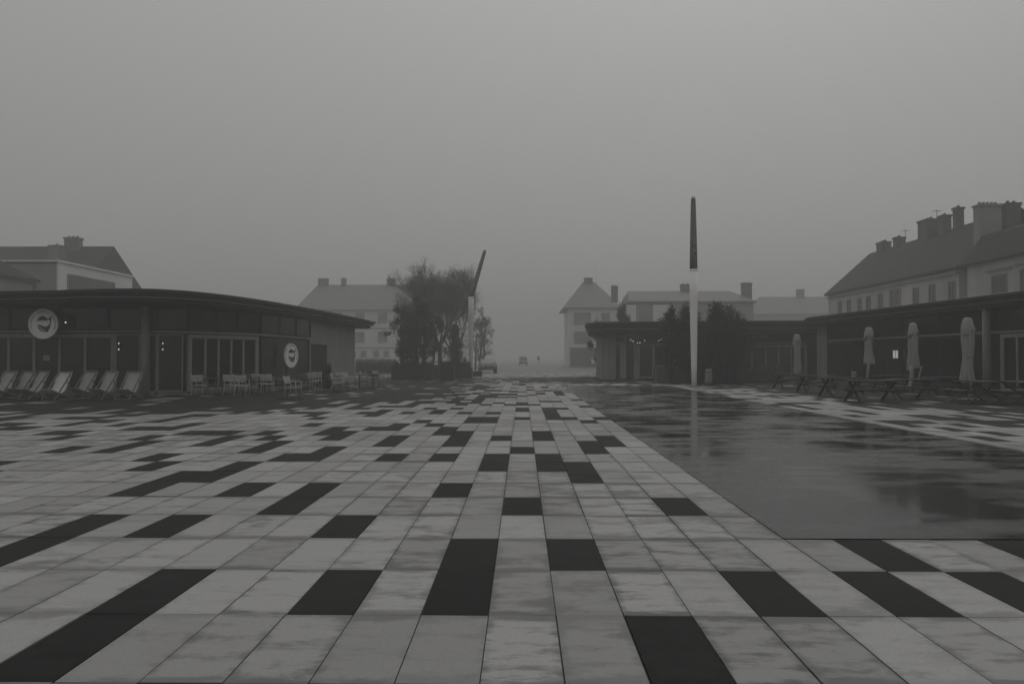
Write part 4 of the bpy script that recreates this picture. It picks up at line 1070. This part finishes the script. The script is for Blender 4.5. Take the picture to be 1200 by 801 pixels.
# corner house on the right of the street
base = (12, 155, 0)
H = thing('corner_house', 'pale hipped corner house with dark shop front on the right of the street', 'building', base)
b = MB(); b.box(8.6, 17.6, 148, 163, 0, 10.9); b.build('wall', M['wall_white'], H, True)
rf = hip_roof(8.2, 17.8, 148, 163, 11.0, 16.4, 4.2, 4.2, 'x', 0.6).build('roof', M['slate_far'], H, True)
chimney(rf, base, 12.9, 155.5, 1.6, 1.1, 15, 17.2, 2); antenna(rf, base, 14.4, 155.5, 15.5, 19.0)
for z in (9.0, 5.5): house_window(H, 11.2, 148, z, 3.2, 2.1, 'front', 3); house_window(H, 15.5, 148, z, 1.6, 2.0)
q = MB(); q.box(8.9, 17.3, 147.85, 147.997, 0.2, 3.5); q.build('shop_front', M['shop'], H, True)
q = MB(); q.box(8.6, 17.6, 147.8, 147.997, 3.55, 3.9); q.build('string_course', M['wall_white'], H, True)
q = MB(); q.box(12.8, 13.5, 147.75, 147.84, 0.6, 1.6); q.build('notice', M['sign_white'], H, True)
# long house behind the far pavilion
base = (27, 132, 0)
H = thing('long_house', 'long grey house with low slate roof behind the far pavilion', 'building', base)
b = MB(); b.box(17.0, 36.2, 125, 137, 0, 10.4); b.build('wall', M['wall_grey'], H, True)
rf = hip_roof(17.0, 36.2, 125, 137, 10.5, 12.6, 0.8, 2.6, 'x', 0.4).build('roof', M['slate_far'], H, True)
for px, z, w_ in ((720, 13.4, 1.0), (803, 13.7, 1.6), (868, 13.6, 1.5)): chimney(rf, base, xx(px, 131), 131 if px < 860 else 128, w_, 1.0, 10.8, z, 2)
for px0, px1 in ((729, 745), (765, 786)):
    q = MB(); q.box(xx(px0, 125), xx(px1, 125), 124.75, 124.997, 3.5, 9.9); q.build('pale_bay', M['wall_white'], H, True)
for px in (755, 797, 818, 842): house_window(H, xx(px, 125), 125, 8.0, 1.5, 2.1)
# faint houses farther off
base = (66, 206, 0)
H = thing('distant_house', 'faint distant house between the long house and the right terrace', 'building', base)
b = MB(); b.box(58, 80, 200, 214, 0, 12.6); b.build('wall', M['wall_grey'], H, True)
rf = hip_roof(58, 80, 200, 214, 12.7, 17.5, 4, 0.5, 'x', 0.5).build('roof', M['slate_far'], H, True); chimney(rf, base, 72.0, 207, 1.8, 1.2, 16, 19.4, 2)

# ------------------------------------------------------------------ cars
def car(px, d, rz, label, van=False):
    t = thing('parked_van' if van else 'parked_car', label, 'van' if van else 'car', (xx(px, d), d, 0), rz, None)
    W = 0.86
    prof = ([(-2.1, 0.35), (-2.12, 0.75), (-1.95, 0.90), (-1.0, 0.98), (-0.35, 1.42), (1.0, 1.46), (1.75, 1.05), (2.05, 0.98), (2.1, 0.4)] if not van else
            [(-2.4, 0.35), (-2.42, 0.9), (-2.1, 1.1), (-1.6, 1.9), (-1.2, 2.0), (2.3, 2.05), (2.4, 1.9), (2.4, 0.4)])
    m = MB(); vs = []; n = len(prof)
    for sx, k in ((-1, 0.0), (-1, 0.08), (1, 0.08), (1, 0.0)):
        for (y, z) in prof:
            tum = 0.16 * max(0, z - 0.95)
            vs.append((sx * (W - tum - (0.06 if k == 0 else 0) * 0), y, z))
    vs = vs[:n] + vs[3 * n:4 * n]
    m.add(vs, [tuple(range(n))[::-1], tuple(range(n, 2 * n))] + [(i, (i + 1) % n, n + (i + 1) % n, n + i) for i in range(n)])
    m.build('body', M['car_paint'], t, bevel=0.06)
    for (y, s) in ((-1.3, -1), (-1.3, 1), (1.3, -1), (1.3, 1)):
        w_ = MB(); w_.tube([(s * (W - 0.16), y, 0.32), (s * (W + 0.02), y, 0.32)], 0.32, 18); wh = w_.build('wheel', M['tyre'], t)
        q = MB(); q.tube([(s * (W + 0.021), y, 0.32), (s * (W + 0.03), y, 0.32)], 0.19, 12); q.build('rim', M['chair_dark'], wh)
    a, b_ = (prof[3], prof[4]) if not van else (prof[2], prof[3])
    ws = MB(); wa, wb = W - 0.16 * max(0, a[1] - .95) - 0.1, W - 0.16 * max(0, b_[1] - .95) - 0.1
    e = 0.012
    ws.add([(-wa, a[0] - e + 0.05, a[1] + 0.06), (wa, a[0] - e + 0.05, a[1] + 0.06), (wb, b_[0] - e - 0.04, b_[1] - 0.02), (-wb, b_[0] - e - 0.04, b_[1] - 0.02),
            (-wa, a[0] + 0.07, a[1] + 0.02), (wa, a[0] + 0.07, a[1] + 0.02), (wb, b_[0], b_[1] - 0.05), (-wb, b_[0], b_[1] - 0.05)],
           [(0, 1, 2, 3), (4, 7, 6, 5), (0, 4, 5, 1), (1, 5, 6, 2), (2, 6, 7, 3), (3, 7, 4, 0)])
    ws.build('windscreen', M['car_glass'], t)
    for s in (-1, 1):
        h = MB(); h.box(s * 0.62 - 0.14, s * 0.62 + 0.14, prof[1][0] - 0.03, prof[1][0] + 0.02, 0.66, 0.80); h.build('headlight', M['light_lens'], t, bevel=0.02)
    return t
car(571.5, 84, R(6), 'dark parked car with pale windscreen, right of the leaning mast')
car(613, 175, R(3), 'faint dark van far down the misty street', True)
t = thing('street_sign', 'faint small sign on a post far down the misty street', 'sign', (xx(631, 190), 190, 0))
b = MB(); b.tube([(0, 0, 0), (0, 0, 2.0)], 0.05, 8); b.build('post', M['chair_dark'], t)
b = MB(); b.box(-0.3, 0.3, -0.04, -0.001 + -0.05, 1.1, 2.05); b.build('panel', M['car_paint'], t)

# ------------------------------------------------------------------ haze
hz = MB(); hz.box(-190, 190, -30, 400, -1.2, 21)
hm = bpy.data.materials.new('mist'); hm.use_nodes = True
nt = hm.node_tree; nt.nodes.remove(nt.nodes['Principled BSDF'])
pv = nt.nodes.new('ShaderNodeVolumePrincipled')
pv.inputs['Color'].default_value = (0.76, 0.759, 0.753, 1)
pv.inputs['Density'].default_value = 0.0041
pv.inputs['Anisotropy'].default_value = 0.0
nt.links.new(pv.outputs[0], nt.nodes['Material Output'].inputs['Volume'])
tag(hz.build('haze', hm), kind='stuff')

# ------------------------------------------------------------------ light
SUN_EL, SUN_AZ = 55, 20
CLEAR, OVERCAST = 0.26, 3.3
w = bpy.data.worlds.new('World'); scn.world = w; w.use_nodes = True
nt = w.node_tree; bg = nt.nodes['Background']
sky = nt.nodes.new('ShaderNodeTexSky'); sky.sky_type = 'NISHITA'; sky.sun_disc = False
sky.sun_elevation = R(SUN_EL); sky.sun_rotation = R(SUN_AZ)
sky.air_density = 1.0; sky.dust_density = 6.0; sky.ozone_density = 1.0
bw = nt.nodes.new('ShaderNodeRGBToBW'); cc = nt.nodes.new('ShaderNodeCombineColor')
nt.links.new(sky.outputs[0], bw.inputs[0])
# a closed overcast layer: the clear sky is levelled towards the standard overcast sky, three times brighter overhead than at the horizon
tcw = nt.nodes.new('ShaderNodeTexCoord'); sp_ = nt.nodes.new('ShaderNodeSeparateXYZ'); nt.links.new(tcw.outputs['Generated'], sp_.inputs[0])
def wm(op, a, b_):
    n_ = nt.nodes.new('ShaderNodeMath'); n_.operation = op
    for q_, v_ in enumerate((a, b_)):
        if isinstance(v_, (int, float)): n_.inputs[q_].default_value = v_
        else: nt.links.new(v_, n_.inputs[q_])
    return n_.outputs[0]
over = wm('MULTIPLY', wm('ADD', wm('MULTIPLY', wm('MAXIMUM', sp_.outputs['Z'], 0.0), 2.0), 1.0), OVERCAST)
lum = wm('ADD', wm('MULTIPLY', bw.outputs[0], CLEAR), over)
for k, f in enumerate((1.0, 1.0, 0.992)):          # an overcast sky has no blue of its own
    nt.links.new(wm('MULTIPLY', lum, f), cc.inputs[k])
nt.links.new(cc.outputs[0], bg.inputs['Color']); bg.inputs['Strength'].default_value = 0.06
sl_ = bpy.data.lights.new('sun', 'SUN'); sl_.energy = 0.5; sl_.angle = R(40); sl_.color = (1, 0.97, 0.92)
so = bpy.data.objects.new('sun', sl_); COL.objects.link(so)
dv = Vector((math.sin(R(SUN_AZ)) * math.cos(R(SUN_EL)), math.cos(R(SUN_AZ)) * math.cos(R(SUN_EL)), math.sin(R(SUN_EL))))
so.rotation_euler = dv.to_track_quat('Z', 'Y').to_euler(); so.location = (0, 0, 60)

# ------------------------------------------------------------------ camera
cd = bpy.data.cameras.new('camera'); cd.lens = 28; cd.sensor_width = 36; cd.clip_start = 0.05; cd.clip_end = 4000
co = bpy.data.objects.new('camera', cd); COL.objects.link(co)
co.location = (0, 0, CAM_H)
co.rotation_euler = (R(90) + math.atan(19.5 / 933), 0, math.atan(12 / 933))
scn.camera = co

scn.view_settings.view_transform = 'Standard'; scn.view_settings.look = 'None'
scn.view_settings.exposure = -0.22; scn.view_settings.gamma = 1.0; scn.view_settings.use_curve_mapping = False
scn.render.engine = 'CYCLES'
scn.cycles.use_denoising = True
scn.cycles.max_bounces = 8; scn.cycles.volume_bounces = 1
scn.cycles.diffuse_bounces = 3; scn.cycles.glossy_bounces = 3
scn.cycles.use_adaptive_sampling = True
